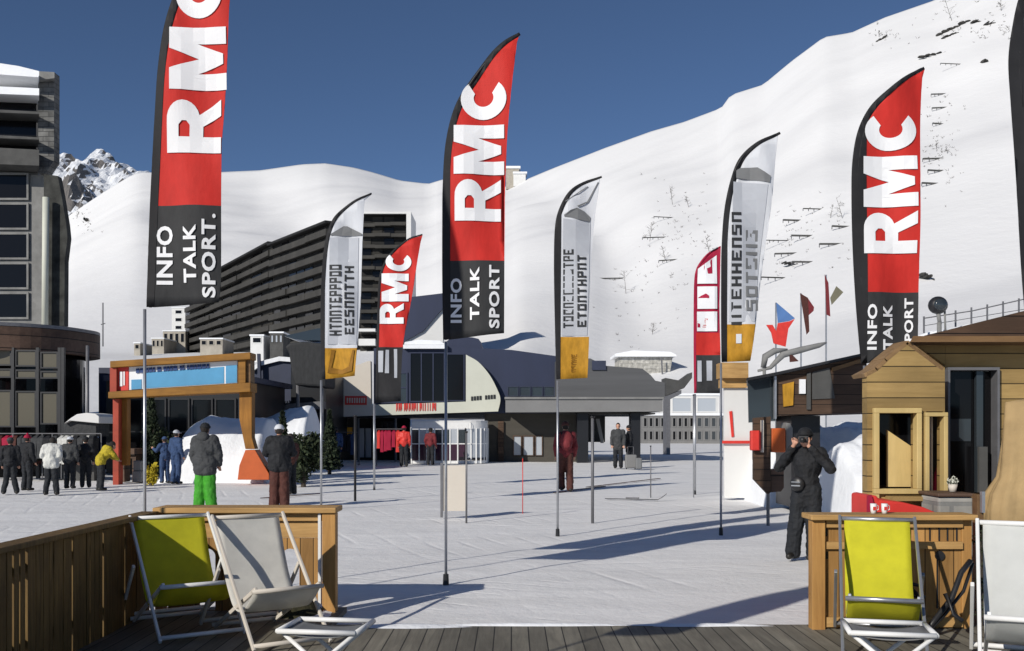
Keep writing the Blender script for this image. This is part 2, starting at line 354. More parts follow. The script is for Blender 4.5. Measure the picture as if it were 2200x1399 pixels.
# ------------------------------------------------------------------ ground, deck, mountains
def grd(x, y):
    f = min(1, max(0, (y-9.3)/3)) if True else 0
    n = noise.fractal(Vector((x*.25, y*.25, 3)), 1.0, 2.0, 4)
    n2 = noise.fractal(Vector((x*1.3, y*1.3, 9)), .8, 2.0, 4)
    return -.02+f*(n*.022)+n2*.010
mb = MB(); nx, ny = 260, 300
for j in range(ny+1):
    y = -14+ (j/ny)**1.35*78
    for i in range(nx+1):
        x = (i/nx-.5); x = x*abs(x)**.35*170
        mb.v.append((x, y, grd(x, y)))
for j in range(ny):
    for i in range(nx):
        a = j*(nx+1)+i; mb.f.append((a, a+1, a+nx+2, a+nx+1)); mb.mi.append(0)
struct('snow_ground', mb, 'snow', smooth=True)
mb = MB(); mb.add([(-7000,-2000,-.6),(7000,-2000,-.6),(7000,9000,-.6),(-7000,9000,-.6)], [(0,1,2,3)])
struct('snow_plain', mb, 'snow_far')

RIDGE = [(-2500,420),(-600,500),(0,540),(110,500),(150,462),(200,428),(240,402),(280,378),(300,370),(380,372),(470,370),(560,366),(650,353),(700,351),(760,360),(800,370),(860,388),(920,395),(950,386),
         (1000,392),(1060,402),(1085,402),(1130,386),(1180,365),(1300,318),(1400,282),(1470,262),(1550,232),(1570,204),(1640,182),(1700,132),(1770,80),(1830,70),(1900,38),(2010,0),(2100,-50),(2200,-90),(2500,-160),(3200,-200),(4500,-150)]
DIST = [(-2500,1300),(300,1150),(850,1050),(1000,950),(1200,820),(1600,700),(2200,640),(4500,700)]
BASE = [(-2500,16),(300,16),(900,18),(1150,17),(1300,14),(1600,17),(1900,26),(2200,32),(4500,36)]
def tz(px, Y):
    D = interp(DIST, px); yr = interp(RIDGE, px); Z = CH+(HY-yr)*D/FPX; B = interp(BASE, px)
    y0 = interp([(1080,60),(1200,132),(1640,132),(1760,60)], px); y1 = interp([(880,300),(1120,200)], px)
    B2 = B+(y1-200)*.085
    if Y < 200:
        t = max(0, (Y-y0)/(200-y0)); z = -.1+(B+.1)*t**1.25
    elif Y < y1: z = B+(Y-200)*.085; 
    elif Y < D:
        t = (Y-y1)/(D-y1); z = B2+(Z-B2)*(t**1.12)
        x = gx(px, Y); am = math.sin(math.pi*min(1, t))
        z += am*(noise.fractal(Vector((x*.006, Y*.006, 1)), 1, 2, 3)*9 + noise.fractal(Vector((x*.03, Y*.012, 5)), 1, 2, 4)*.8)
        gully = math.exp(-((px-(820-300*t))/110)**2)*am*14 + math.exp(-((px-(1400-260*t))/70)**2)*am*7
        z -= gully
    else:
        z = Z-(Y-D)*.25
    return z
def on_slope(px, py):
    D = interp(DIST, px); Y = 62
    while Y < D*1.0:
        if CH+(HY-py)*Y/FPX <= tz(px, Y): return Vector((gx(px, Y), Y, tz(px, Y)))
        Y += max(.5, Y*.004)
    return Vector((gx(px, D), D, tz(px, D)))
mb = MB(); cols = [-2500+i*60 for i in range(40)]+[-100+i*14 for i in range(172)]+[2308+i*55 for i in range(40)]
rows = [60+140*(k/24) for k in range(24)]
NR = 90
for px in cols:
    D = interp(DIST, px)
    ys = rows+[200+(D-200)*(k/NR) for k in range(NR+1)]+[D+20, D+90, D+300]
    for Y in ys: mb.v.append((gx(px, Y), Y, tz(px, Y)))
nr = len(rows)+NR+4
for i in range(len(cols)-1):
    for j in range(nr-1):
        a = i*nr+j; mb.f.append((a, a+nr, a+nr+1, a+1)); mb.mi.append(0)
struct('mountain_slope', mb, 'snow_far', smooth=True)
# jagged rocky summit beyond the left slope
PK = [(-250,470),(-60,420),(60,372),(100,346),(118,336),(135,332),(150,328),(160,341),(175,344),(195,340),(204,324),(220,321),(236,332),(252,345),(265,352),(285,362),(330,374),(400,420),(500,470)]
mb = MB(); D = 2100; n1, n2 = 150, 60
for i in range(n1):
    px = -250+750*i/(n1-1)
    zt = CH+(HY-interp(PK, px)-0*2)*D/FPX
    for j in range(n2):
        t = j/(n2-1); Y = D-620+t*620 if t <= 1 else D
        z = 180+(zt-180)*t**.8; x = gx(px, D)
        r = noise.turbulence(Vector((x*.010, Y*.008, 2)), 5, False)
        z += -(1-abs(2*t-1))*r*95+(noise.fractal(Vector((x*.05, Y*.05, 2)), .9, 2, 4))*9*(.3+t)
        mb.v.append((gx(px, D), Y, z))
for i in range(n1-1):
    for j in range(n2-1):
        a = i*n2+j; mb.f.append((a, a+n2, a+n2+1, a+1)); mb.mi.append(0)
struct('rocky_summit', mb, 'snow_rock')

# terrace deck
mb = MB(); mb.box(-3.3, -1.55, 2.2, 9.35, -.06, .03); mb.box(-1.548, 6.5, 2.2, 8.5, -.06, .032)
struct('terrace_deck', mb, 'deck')

mb = MB()
for (x0, y0, rx_, ry_) in ((-.9,8.42,.5,.09),(.2,8.46,.9,.04),(1.6,8.45,.6,.05),(-1.75,9.0,.12,.3),(-2.2,7.2,.3,.2)):
    k = len(mb.v); n = 26; mb.v.append((x0, y0, .034+.018)); mb.mi += [0]*n*2
    for ring, zz in ((.55,.016),(1,.0)):
        for j in range(n):
            a = 2*math.pi*j/n; q = ring*(1+.35*noise.noise(Vector((math.cos(a)*1.5+x0*3, math.sin(a)*1.5, 1)))+.15*noise.noise(Vector((math.cos(a)*5+x0, math.sin(a)*5, 4))))
            mb.v.append((x0+rx_*q*math.cos(a), y0+ry_*q*math.sin(a), .033+zz))
    mb.f += [(k, k+1+j, k+1+(j+1)%n) for j in range(n)]+[(k+1+j, k+1+n+j, k+1+n+(j+1)%n, k+1+(j+1)%n) for j in range(n)]
tag(build('snow_patches', mb, 'snow_bank', smooth=True), 'thin patches of trodden snow on the deck boards', 'snow', kind='stuff')
def mound(name, px0, px1, Y, depth, tops, seed=0, m='snow_bank', amp=.25, z0=0, rough=1.0):
    mb = MB(); n1, n2 = 60, 26
    for i in range(n1+1):
        px = px0+(px1-px0)*i/n1; T = gz(interp(tops, px), Y)-z0; x = gx(px, Y); e = min(1, 8*i/n1, 8*(n1-i)/n1)
        for j in range(n2+1):
            t = j/n2; s = math.sin(math.pi*min(1, t*1.0))**.6
            z = T*s*(e**.5)+noise.fractal(Vector((x*1.1, t*depth*.9, seed)), 1, 2, 4)*amp*s*e*rough
            mb.v.append((x, Y+(t-.5)*depth, z0-.03+max(-.02, z)))
    for i in range(n1):
        for j in range(n2):
            a = i*(n2+1)+j; mb.f.append((a, a+n2+1, a+n2+2, a+1)); mb.mi.append(0)
    return struct(name, mb, m, smooth=True)
mound('snow_bank', 390, 610, 34, 5, [(390,950),(404,925),(430,903),(450,893),(500,898),(560,896),(600,900),(610,905)], 3, amp=.12)
mound('snow_bank', 545, 690, 41, 5, [(545,905),(580,895),(620,880),(660,872),(690,878)], 5, amp=.15)
mound('snow_bank', 1770, 1900, 19, 4, [(1770,985),(1800,960),(1860,935),(1900,930)], 8, amp=.2)
mound('snow_bank', 1600, 1905, 24, 4, [(1600,935),(1700,930),(1790,915),(1840,905),(1905,900)], 9, amp=.3)
mound('muddy_patch', 440, 700, 9.0, .5, [(440,1362),(520,1345),(560,1318),(600,1285),(660,1278),(700,1290)], 12, m='grassy', amp=.05)

# ------------------------------------------------------------------ lettering
def crv(pts, n=10):                                   # Catmull-Rom through points
    p = [Vector(q) for q in pts]; p = [2*p[0]-p[1]]+p+[2*p[-1]-p[-2]]; out = []
    for i in range(1, len(p)-2):
        for k in range(n):
            t = k/n; a, b, c, d = p[i-1:i+3]
            out.append(.5*((2*b)+(c-a)*t+(2*a-5*b+4*c-d)*t*t+(3*b-a-3*c+d)*t**3))
    out.append(p[-2]); return out
def arc(cx, cy, rx, ry, a0, a1, n=16): return [(cx+rx*math.cos(R(a0+(a1-a0)*i/n)), cy+ry*math.sin(R(a0+(a1-a0)*i/n))) for i in range(n+1)]
GL = {'R': [[(0,0),(0,1),(.55,1)]+arc(.62,.70,.36,.30,80,-75,10)+[(1.0,0),(.70,0),(.50,.34),(.30,.34),(.30,0)][0:], [(.30,.58),(.52,.58),(.60,.64),(.60,.72),(.52,.78),(.30,.78)]],
      'M': [[(0,0),(0,1),(.34,1),(.5,.50),(.66,1),(1,1),(1,0),(.73,0),(.74,.52),(.58,.06),(.42,.06),(.26,.52),(.27,0)]],
      'C': [arc(.52,.5,.52,.5,42,318,26)+arc(.55,.5,.22,.22,300,60,20)]}
def glyph(ch):
    loops = [[Vector((x, y, 0)) for x, y in l] for l in GL[ch]]
    tri = geometry.tessellate_polygon(loops); flat = [(v.x, v.y) for l in loops for v in l]
    return flat, [tuple(t) for t in tri]
_txt = {}
def textmesh(s, bold=.03):
    if s in _txt: return _txt[s]
    cu = bpy.data.curves.new('t', 'FONT'); cu.body = s; cu.offset = bold; cu.resolution_u = 3; cu.space_character = 1.1
    o = bpy.data.objects.new('t', cu); COL.objects.link(o); bpy.context.view_layer.update()
    me = bpy.data.meshes.new_from_object(o.evaluated_get(bpy.context.evaluated_depsgraph_get()))
    vs = [(v.co.x, v.co.y) for v in me.vertices]; fs = [tuple(p.vertices) for p in me.polygons]
    x0, x1 = min(v[0] for v in vs), max(v[0] for v in vs); y0, y1 = min(v[1] for v in vs), max(v[1] for v in vs)
    vs = [((a-x0)/(x1-x0), (b-y0)/(y1-y0)) for a, b in vs]
    bpy.data.objects.remove(o); bpy.data.curves.remove(cu); bpy.data.meshes.remove(me)
    _txt[s] = (vs, fs); return vs, fs
def pseudo(n, rng):                                   # a run of n smudged, unreadable characters
    vs = []; fs = []
    for i in range(n):
        a, b = i/n+.06/n, (i+1)/n-.16/n; W = b-a
        def q(x0, y0, x1, y1):
            k = len(vs); vs.extend([(a+W*x0,y0),(a+W*x1,y0),(a+W*x1,y1),(a+W*x0,y1)]); fs.append((k,k+1,k+2,k+3))
        for (x0,y0,x1,y1) in rng.choice([[(0,0,.3,1),(.32,.38,1,.6),(.7,.62,1,1),(.32,.85,.68,1)], [(0,0,.28,1),(.7,0,1,1),(.3,.8,.68,1)],
              [(0,0,.3,1),(.32,.4,.68,.62),(.7,0,1,1)], [(0,.82,1,1),(.34,0,.66,.8)], [(0,0,.3,1),(.32,0,1,.2),(.32,.8,1,1),(.32,.42,.8,.58)], [(0,0,1,.22),(0,.78,1,1),(0,.24,.28,.76),(.72,.24,1,.76)],
              [(0,0,1,.2),(.7,.22,1,.48),(0,.5,1,.64),(0,.66,.3,.8),(0,.82,1,1)]]): q(x0,y0,x1,y1)
    return vs, fs

# ------------------------------------------------------------------ feather flags
def resample(c):
    return c
def flag(name, label, group, Y, base_y, left, right, zones, sleeve, letters, pole_x=None, sleeve_m='black', seed=0, wave=.035, pole_m='alu', cat='feather flag', extra=()):
    """left/right: px outlines from the bottom to the tip; zones: (lowest px row, material) from the top down"""
    s = Y/FPX; L = [Vector((gx(p.x, Y), gz(p.y, Y))) for p in crv([Vector(q) for q in left], 8)]
    Rt = [Vector((gx(p.x, Y), gz(p.y, Y))) for p in crv([Vector(q) for q in right], 8)]
    sw = sleeve*s; inner = []
    for i, p in enumerate(L):
        d = (L[min(i+1, len(L)-1)]-L[max(i-1, 0)]).normalized(); nrm = Vector((d.y, -d.x))
        k = sw*(1 if i < len(L)*.7 else max(.35, 1-(i/len(L)-.7)*1.9)); inner.append(p+nrm*k)
    x0 = min(p.x for p in L)
    def disp(x, z):
        u = max(0, x-x0); return Y+wave*min(1, u*2.5)*(math.sin(u*9+z*1.6+seed)+.6*math.sin(z*3.1-u*5+seed*2))
    px = gx(pole_x if pole_x is not None else left[0][0]+sleeve/2, Y)
    t = thing(name, label, cat, (px, Y, 0), group)
    def sheet(nm, loops, mats, off=0.0, par=t, zs=None, tess=None, smooth=True):
        bm = bmesh.new()
        if tess is None:
            vs = [bm.verts.new((p[0], 0, p[1])) for p in loops]; bm.faces.new(vs)
            bmesh.ops.triangulate(bm, faces=bm.faces[:])
        else:
            vs = [bm.verts.new((p[0], 0, p[1])) for p in tess[0]]
            for f in tess[1]:
                try: bm.faces.new([vs[i] for i in f])
                except ValueError: pass
        zz = [v.co.z for v in bm.verts]; xx = [v.co.x for v in bm.verts]; st = .11 if Y < 14 else .22
        cuts = [((0,0,z), (0,0,1)) for z in [min(zz)+st*k for k in range(1, int((max(zz)-min(zz))/st)+1)]]
        cuts += [((x,0,0), (1,0,0)) for x in [min(xx)+st*k for k in range(1, int((max(xx)-min(xx))/st)+1)]]
        if zs: cuts += [((0,0,z), (sl,0,1)) for z, _, sl in zs if min(zz) < z < max(zz)]
        for co, no in cuts: bmesh.ops.bisect_plane(bm, geom=bm.verts[:]+bm.edges[:]+bm.faces[:], plane_co=co, plane_no=no)
        if zs:
            for f in bm.faces:
                c = f.calc_center_median(); f.material_index = 0
                for k, (z, _, sl) in enumerate(zs):
                    if c.z >= z: f.material_index = k; break
                else: f.material_index = len(zs)-1
        for v in bm.verts: v.co.y = disp(v.co.x, v.co.z)-off*max(1, Y/9)
        for f in bm.faces:
            f.smooth = smooth; f.normal_update()
            if f.normal.y > 0: f.normal_flip()
        for v in bm.verts: v.co -= Vector((px, Y, 0))
        me = bpy.data.meshes.new(nm); bm.to_mesh(me); bm.free()
        for q in mats: me.materials.append(M[q])
        o = link(nm, me, par)
        so_ = o.modifiers.new('thick', 'SOLIDIFY'); so_.thickness = .004; so_.offset = 0
        return o
    zs = [(gz(y, Y), m, 0) for y, m in zones]
    body = sheet('cloth', inner+Rt[::-1], [m for _, m in zones], zs=zs)
    sheet('sleeve', L+inner[::-1], [sleeve_m], off=.003)
    mb = MB(); top = [(p.x+sw*.35, Y+.008, p.y) for p in L[:-2:2]]
    mb.tube([(px, Y, -.12), (px, Y, top[0][2]-.02)], .016*max(1, Y/14), 8)
    build('pole', mb, pole_m, t, smooth=True)
    mb = MB(); mb.tube([(px, Y, -.03), (px, Y, .10)], [.035, .03], 10)
    build('ground_stand', mb, 'blackm', t)
    mb = MB(); mb.tube([(p[0], p[1]+.02, p[2]) for p in top], .014, 6); build('rod', mb, 'blackm', t, smooth=True)
    for kind, arg, (a, b, c, d), m in letters:           # a,b,c,d px box; text runs bottom to top
        if kind == 'g': tv, tf = glyph(arg)
        elif kind == 't': tv, tf = textmesh(arg)
        elif kind == 'p': tv, tf = pseudo(arg, random.Random(seed*7+a))
        elif kind == 'poly': tv, tf = [], []
        if kind == 'poly':
            tv2 = [(gx(x, Y), gz(y, Y)) for x, y in arg]; tf = [tuple(range(len(arg)))]
        else:
            tv2 = [(gx(c-(c-a)*v, Y), gz(d-(d-b)*u, Y)) for u, v in tv]
        sheet('lettering' if kind != 'poly' else 'print', None, [m], off=.010 if kind != 'poly' or m != 'greyf' else .006, tess=(tv2, tf), par=body, smooth=False)
    return t
RG = 'red feather flags on the snow'; WG = 'white feather flags on the snow'
def rmc(cb, mb_, rb, m='whitel'): return [('g','C',cb,m), ('g','M',mb_,m), ('g','R',rb,m)]
flag('feather_flag', 'tallest red feather flag, its top cut off, behind the left timber rail', RG, 9.6, 0,
     [(315,660),(318,560),(322,440),(327,340),(333,240),(341,140),(358,40),(392,-60),(440,-140),(505,-200)],
     [(470,650),(474,600),(469,520),(468,440),(474,320),(482,220),(489,120),(493,40),(500,-60),(507,-200)],
     [(442,'red'),(9999,'char')], 17, [('g','C',(378,-60,480,40),'whitel'),('g','M',(366,60,487,193),'whitel'),('g','R',(360,213,474,329),'whitel'),
     ('t','INFO',(337,486,372,612),'whitel'),('t','TALK',(396,484,424,608),'whitel'),('t','SPORT.',(436,460,464,640),'whitel')], pole_x=311, seed=1, wave=.03)
flag('feather_flag', 'red feather flag in the middle of the view, standing alone on open snow', RG, gY(1253), 1253,
     [(952,730),(950,600),(950,480),(951,400),(957,310),(975,235),(1005,178),(1045,125),(1080,92),(1115,69)],
     [(1083,716),(1083,640),(1082,560),(1083,470),(1086,380),(1090,290),(1098,200),(1106,130),(1113,72)],
     [(560,'red'),(9999,'char')], 15, [('g','C',(990,172,1088,258),'whitel'),('g','M',(975,270,1083,375),'whitel'),('g','R',(977,385,1076,475),'whitel'),
     ('t','INFO',(968,598,992,694),'whitel'),('t','TALK',(1010,574,1030,688),'whitel'),('t','SPORT',(1051,570,1073,706),'whitel')], pole_x=958, seed=2, wave=.035)
flag('feather_flag', 'small distant red feather flag overlapping the dark hotel tower', RG, 28, 0,
     [(806,866),(807,800),(809,740),(811,660),(814,600),(824,566),(845,538),(872,516),(907,502)],
     [(861,862),(862,800),(866,740),(877,680),(888,620),(897,560),(906,505)],
     [(746,'red'),(9999,'black')], 5, [('g','C',(829,545,884,583),'whitel'),('g','M',(820,588,878,648),'whitel'),('g','R',(816,652,868,696),'whitel'),
     ('poly',[(813,754),(824,754),(823,800),(813,800)],(0,0,0,0),'greyf'),('poly',[(829,752),(836,752),(836,802),(827,802)],(0,0,0,0),'greyf'),('poly',[(846,750),(853,750),(853,812),(847,812)],(0,0,0,0),'greyf')], pole_x=804, seed=3)
flag('feather_flag', 'red feather flag on the right beside the brown chalet gable', RG, 11.2, 0,
     [(1850,782),(1842,700),(1836,620),(1831,520),(1829,420),(1831,345),(1843,280),(1870,228),(1910,190),(1948,162),(1987,141)],
     [(1973,760),(1974,700),(1974,600),(1973,500),(1974,400),(1978,300),(1982,220),(1986,146)],
     [(628,'red'),(9999,'char')], 13, [('g','C',(1858,242,1968,324),'whitel'),('g','M',(1855,336,1968,445),'whitel'),('g','R',(1855,455,1967,545),'whitel'),
     ('t','INFO',(1862,654,1882,752),'whitel'),('t','TALK',(1896,656,1918,752),'whitel'),('t','SPORT',(1946,640,1964,752),'whitel')], pole_x=1857, seed=4)
flag('feather_flag', 'crimson and white feather flag half hidden behind a taller white one', RG, 26, 0,
     [(1491,845),(1490,760),(1490,680),(1491,610),(1495,580),(1506,560),(1522,543),(1548,528)],
     [(1547,845),(1547,760),(1546,680),(1546,600),(1548,530)],
     [(715,'pinkred'),(763,'red'),(9999,'char')], 5, [('poly',[(1499,578),(1540,548),(1540,610),(1498,610)],(0,0,0,0),'whitel'),('poly',[(1498,616),(1540,616),(1540,664),(1498,664)],(0,0,0,0),'whitel'),('poly',[(1497,670),(1540,670),(1540,712),(1497,712)],(0,0,0,0),'whitel'),
      ('poly',[(1512,560),(1530,552),(1530,588),(1512,590)],(0,0,0,0),'pinkred'),('poly',[(1498,690),(1504,690),(1504,704),(1498,704)],(0,0,0,0),'pinkred'),('p',3,(1509,684,1520,704),'red'),('poly',[(1498,636),(1512,628),(1522,636),(1522,641),(1498,641)],(0,0,0,0),'pinkred'),('poly',[(1498,775),(1507,775),(1507,820),(1498,820)],(0,0,0,0),'greyf'),('poly',[(1518,775),(1530,775),(1530,818),(1518,818)],(0,0,0,0),'greyf')], pole_x=1493, seed=5, sleeve_m='pinkred')
def white_flag(label, Y, left, right, gold_y, bot_y, roof, panel, letters, pole_x, seed, sl=9, pm='alu', extra=()):
    return flag('feather_flag', label, WG, Y, 0, left, right, [(gold_y,'whitef'),(9999,'gold')], sl,
         [('poly',panel,(0,0,0,0),'greyf'),('poly',roof,(0,0,0,0),'midgrey')]+letters+list(extra), pole_x=pole_x, seed=seed, pole_m=pm)
white_flag('white feather flag left of the small red one, in front of the dark hotel', gY(1095),
     [(691,815),(689,740),(689,650),(692,580),(697,530),(706,492),(722,462),(750,438),(797,413)],
     [(763,808),(768,740),(774,650),(778,560),(780,500),(783,430)], 748, 812,
     [(711,504),(738,486),(746,486),(778,503),(778,507),(711,507)], [(709,511),(771,511),(766,740),(704,740)],
     [('p',11,(708,567,734,722),'inkl'),('p',8,(741,569,761,720),'inkl'),
      ('poly',[(712,752),(720,752),(712,790),(735,795),(750,788),(758,752),(762,752),(757,797),(735,804),(704,802)],(0,0,0,0),'goldd')], 690, 6, sl=8)
white_flag('white feather flag standing between the middle red flag and the open snow slope', gY(1150),
     [(1195,815),(1193,740),(1191,650),(1190,560),(1192,490),(1200,452),(1220,415),(1250,392),(1292,379)],
     [(1262,812),(1265,740),(1266,650),(1271,560),(1277,480),(1289,384)], 724, 815,
     [(1212,462),(1226,452),(1240,447),(1256,454),(1269,466),(1268,476),(1212,466)], [(1210,470),(1269,478),(1261,722),(1207,722)],
     [('p',12,(1210,534,1232,706),'inkl'),('p',9,(1240,546,1259,704),'inkl'),('poly',[(1213,434),(1262,400),(1264,401),(1216,434)],(0,0,0,0),'midgrey'),
      ('poly',[(1240,443),(1262,432),(1284,392),(1286,392),(1265,434),(1243,445)],(0,0,0,0),'midgrey'),('p',5,(1227,760,1240,800),'goldd')], 1198, 7, sl=9)
white_flag('tallest white feather flag, right beside the crimson flag', gY(1147),
     [(1550,778),(1549,700),(1549,610),(1550,530),(1556,450),(1570,385),(1590,338),(1625,306),(1676,282)],
     [(1611,776),(1622,700),(1636,600),(1646,520),(1656,440),(1664,360),(1673,288)], 697, 778,
     [(1582,366),(1592,360),(1626,361),(1654,380),(1652,394),(1582,382)], [(1576,390),(1648,398),(1620,692),(1566,692)],
     [('p',9,(1571,452,1592,700),'inkl'),('p',6,(1602,490,1628,670),'midgrey'),('poly',[(1581,718),(1592,718),(1592,738),(1581,738)],(0,0,0,0),'whitef')], 1549, 8, sl=12)
flag('feather_flag', 'black edged feather flag cut off by the right border of the view', WG, 8.2, 0,
     [(2202,660),(2194,560),(2186,440),(2178,320),(2170,210),(2166,130),(2174,60),(2190,-10),(2230,-120),(2300,-200)],
     [(2350,640),(2350,400),(2345,200),(2330,0),(2302,-198)], [(9999,'whitef')], 22, [], pole_x=2206, seed=9)
# unseen flag added outside the left border so that its shadow crosses the terrace
flag('feather_flag', 'plain red feather flag beside the slatted fence, out of view on the left', RG, 3.2, 0,
     [(-980,70),(-1000,-200),(-980,-500),(-900,-800),(-760,-1050),(-560,-1200)],[(-570,70),(-560,-200),(-555,-600),(-552,-1195)], [(9999,'red')], 30, [], pole_x=-972, seed=10)

flag('feather_flag', 'plain wide red feather flag beyond the slatted fence, out of view on the left', RG, 7.0, 0,
     [(-370,300),(-380,100),(-375,-100),(-355,-300),(-320,-450),(-240,-560),(-100,-660)],[(-40,300),(-35,100),(-35,-200),(-50,-450),(-98,-655)], [(9999,'red')], 22, [], pole_x=-362, seed=12)  # unseen flag added to widen the diagonal shadow band on the snow

# ------------------------------------------------------------------ buildings on the left
def win(parent, a, b, c, d, Y, m='dglass', fr='greym', nx=1, ny=1, fw=.05, name='window', sill=False, t=.06):
    """window: a frame and its pane set into a wall whose face is at distance Y"""
    x0, x1, z1, z0 = gx(a,Y), gx(c,Y), gz(b,Y), gz(d,Y); f = MB()
    f.box(x0, x1, Y-t, Y+.03, z0, z0+fw); f.box(x0, x1, Y-t, Y+.03, z1-fw, z1)
    f.box(x0, x0+fw, Y-t, Y+.03, z0+fw, z1-fw); f.box(x1-fw, x1, Y-t, Y+.03, z0+fw, z1-fw)
    for k in range(1, nx): xx = x0+(x1-x0)*k/nx; f.box(xx-fw/2, xx+fw/2, Y-t+.01, Y+.03, z0+fw, z1-fw)
    for k in range(1, ny): zz = z0+(z1-z0)*k/ny; f.box(x0+fw, x1-fw, Y-t+.013, Y+.027, zz-fw/2, zz+fw/2)
    o = build(name, f, fr, parent)
    g = MB(); g.box(x0+fw*.9, x1-fw*.9, Y-.012, Y+.02, z0+fw*.9, z1-fw*.9); build('pane', g, m, o)
    if sill:
        q = MB(); q.box(x0-.06, x1+.06, Y-t-.09, Y+.02, z0-.06, z0-.004); build('sill', q, fr, o)
    return o
# tower with balconies
T = thing('apartment_tower', 'grey concrete and stone apartment tower with dark balconies at the left border', 'building', (gx(20,60), 62, 0))
mb = MB(); mb.tbox(-700, 376, 94, 960, 61.2, 14); mb.tbox(-700, 160, 82, 375.8, 61.4, 14); build('wall', mb, 'conc', T)
mb = MB(); mb.poly([(82,165),(116,155),(116,345),(98,372),(82,372)], 60.6, .75); build('stone_wing', mb, 'stone', T)
mb = MB(); mb.poly([(94,374),(124,378),(132,420),(142,480),(145,510),(139,560),(138,700),(94,700)], 60.0, .55); build('stone_buttress', mb, 'stoned', T)
mb = MB(); mb.tube([(gx(90,59), 59.5, gz(420,59)), (gx(88,59), 59.5, gz(700,59))], .19, 12); build('downpipe', mb, 'ivory', T, smooth=True)
mb = MB(); mb.tpoly([(-300,60),(0,136),(40,142),(84,153),(84,162),(82,166),(0,160),(-300,90)], 59.4, 14); build('roof', mb, 'snow_bank', T)
mb = MB(); mb.tpoly([(80,153),(117,155),(117,168),(84,172)], 60.2, 1.1); build('parapet', mb, 'conc', T)
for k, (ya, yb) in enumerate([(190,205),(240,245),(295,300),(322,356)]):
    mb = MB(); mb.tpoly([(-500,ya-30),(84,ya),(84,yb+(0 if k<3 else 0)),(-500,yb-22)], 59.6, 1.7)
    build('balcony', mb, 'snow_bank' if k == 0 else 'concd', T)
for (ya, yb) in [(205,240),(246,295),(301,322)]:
    mb = MB(); mb.pbox(-500, ya+2, 78, yb-2, 61.1, .2); build('window', mb, 'dglass', T)
for k in range(5):
    ya = 372+k*64; win(T, -220, ya, -70, ya+58, 61.1, 'dglass', 'conc', 1, 1, .12); win(T, -64, ya, 62, ya+58, 61.1, 'dglass', 'conc', 1, 1, .12)
# low round-cornered shop building
B = thing('shop_building', 'low building with rounded brown fascia and dark glazing on the left', 'building', (-20, 36, 0))
PL = [(-42,33.4),(-24,33.5),(-18.9,33.7),(-17.25,34.15),(-16.04,35.35),(-15.6,37),(-15.72,38.0),(-16.2,38.9),(-17.25,39.85),(-19,40.4)]
def ribbon(mb, pl, z0, z1, th, mi=0):
    q = crv([Vector((x, y)) for x, y in pl], 5)
    for a, b in zip(q, q[1:]):
        d = (b-a).normalized(); nn = Vector((-d.y, d.x))*th
        mb.add([(a.x,a.y,z0),(b.x,b.y,z0),(b.x,b.y,z1),(a.x,a.y,z1),(a.x+nn.x,a.y+nn.y,z0),(b.x+nn.x,b.y+nn.y,z0),(b.x+nn.x,b.y+nn.y,z1),(a.x+nn.x,a.y+nn.y,z1)],
               [(0,1,2,3),(7,6,5,4),(3,2,6,7),(0,4,5,1)], mi)
mb = MB(); ribbon(mb, PL, 4.40, 5.22, .35); build('fascia', mb, 'fascia', B)
mb = MB(); q = crv([Vector((x, y)) for x, y in PL], 5); k = len(q)
mb.add([(p.x, p.y, z) for z in (5.24, 5.36) for p in q]+[(-42,40.6,5.24),(-42,40.6,5.36)], [tuple(range(k))[::-1]+(2*k,), tuple(range(k, 2*k))+(2*k+1,)]+[(i, i+1, k+i+1, k+i) for i in range(k-1)])
build('roof', mb, 'greym', B)
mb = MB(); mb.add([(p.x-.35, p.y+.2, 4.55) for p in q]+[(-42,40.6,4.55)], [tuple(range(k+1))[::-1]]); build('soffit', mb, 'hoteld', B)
PG = [(x-1.0, y+1.0) for x, y in PL]
mb = MB(); ribbon(mb, PG, 0, 4.55, .2); build('glazing', mb, 'dglass', B)
for px in (-60, -10, 30, 83, 130, 137):
    mb = MB(); x = gx(px, 34.3); mb.box(x-.05, x+.05, 34.2, 34.33, 0, 4.5); build('mullion', mb, 'blackm', B)
for (a, b, c, d) in [(-50,750,26,786),(34,752,80,788),(88,756,126,792),(-50,792,26,812),(34,794,80,814),(88,797,126,814),(-50,838,26,918),(34,840,79,918),(88,842,126,912)]:
    win(B, a, b, c, d, 34.3, 'bglass', 'blackm', 1, 1, .05)
mb = MB(); mb.tube([(gx(188,34.6), 34.6, 0), (gx(188,34.6), 34.6, 4.6)], .06, 8); build('column', mb, 'greym', B, smooth=True)
mb = MB(); mb.tube([(gx(221,41), 41, 5.1), (gx(221,41), 41, 6.9)], .03, 6); mb.tube([(gx(217,41), 41, 6.0), (gx(226,41), 41, 6.05)], .02, 6); build('antenna', mb, 'greym', B)
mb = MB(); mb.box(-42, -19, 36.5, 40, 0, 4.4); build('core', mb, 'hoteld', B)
# dark shop front behind the gate
S = thing('dark_shopfront', 'black glazed shop front behind the ochre timber gate', 'building', (-11.5, 38, 0))
mb = MB(); mb.box(gx(228,38), gx(522,38), 38, 45, 0, gz(815,38)); build('wall', mb, 'lodgeg', S)
for k in range(5): win(S, 262+k*50, 856, 308+k*50, 1000, 37.98, 'dglass', 'blackm', 1, 2, .06)
mb = MB(); mb.pbox(222, 806, 528, 818, 37.6, 8); build('roof', mb, 'slate', S)
mb = MB(); mb.pbox(212, 790, 250, 1020, 42.5, 4); build('annex', mb, 'slate', S)

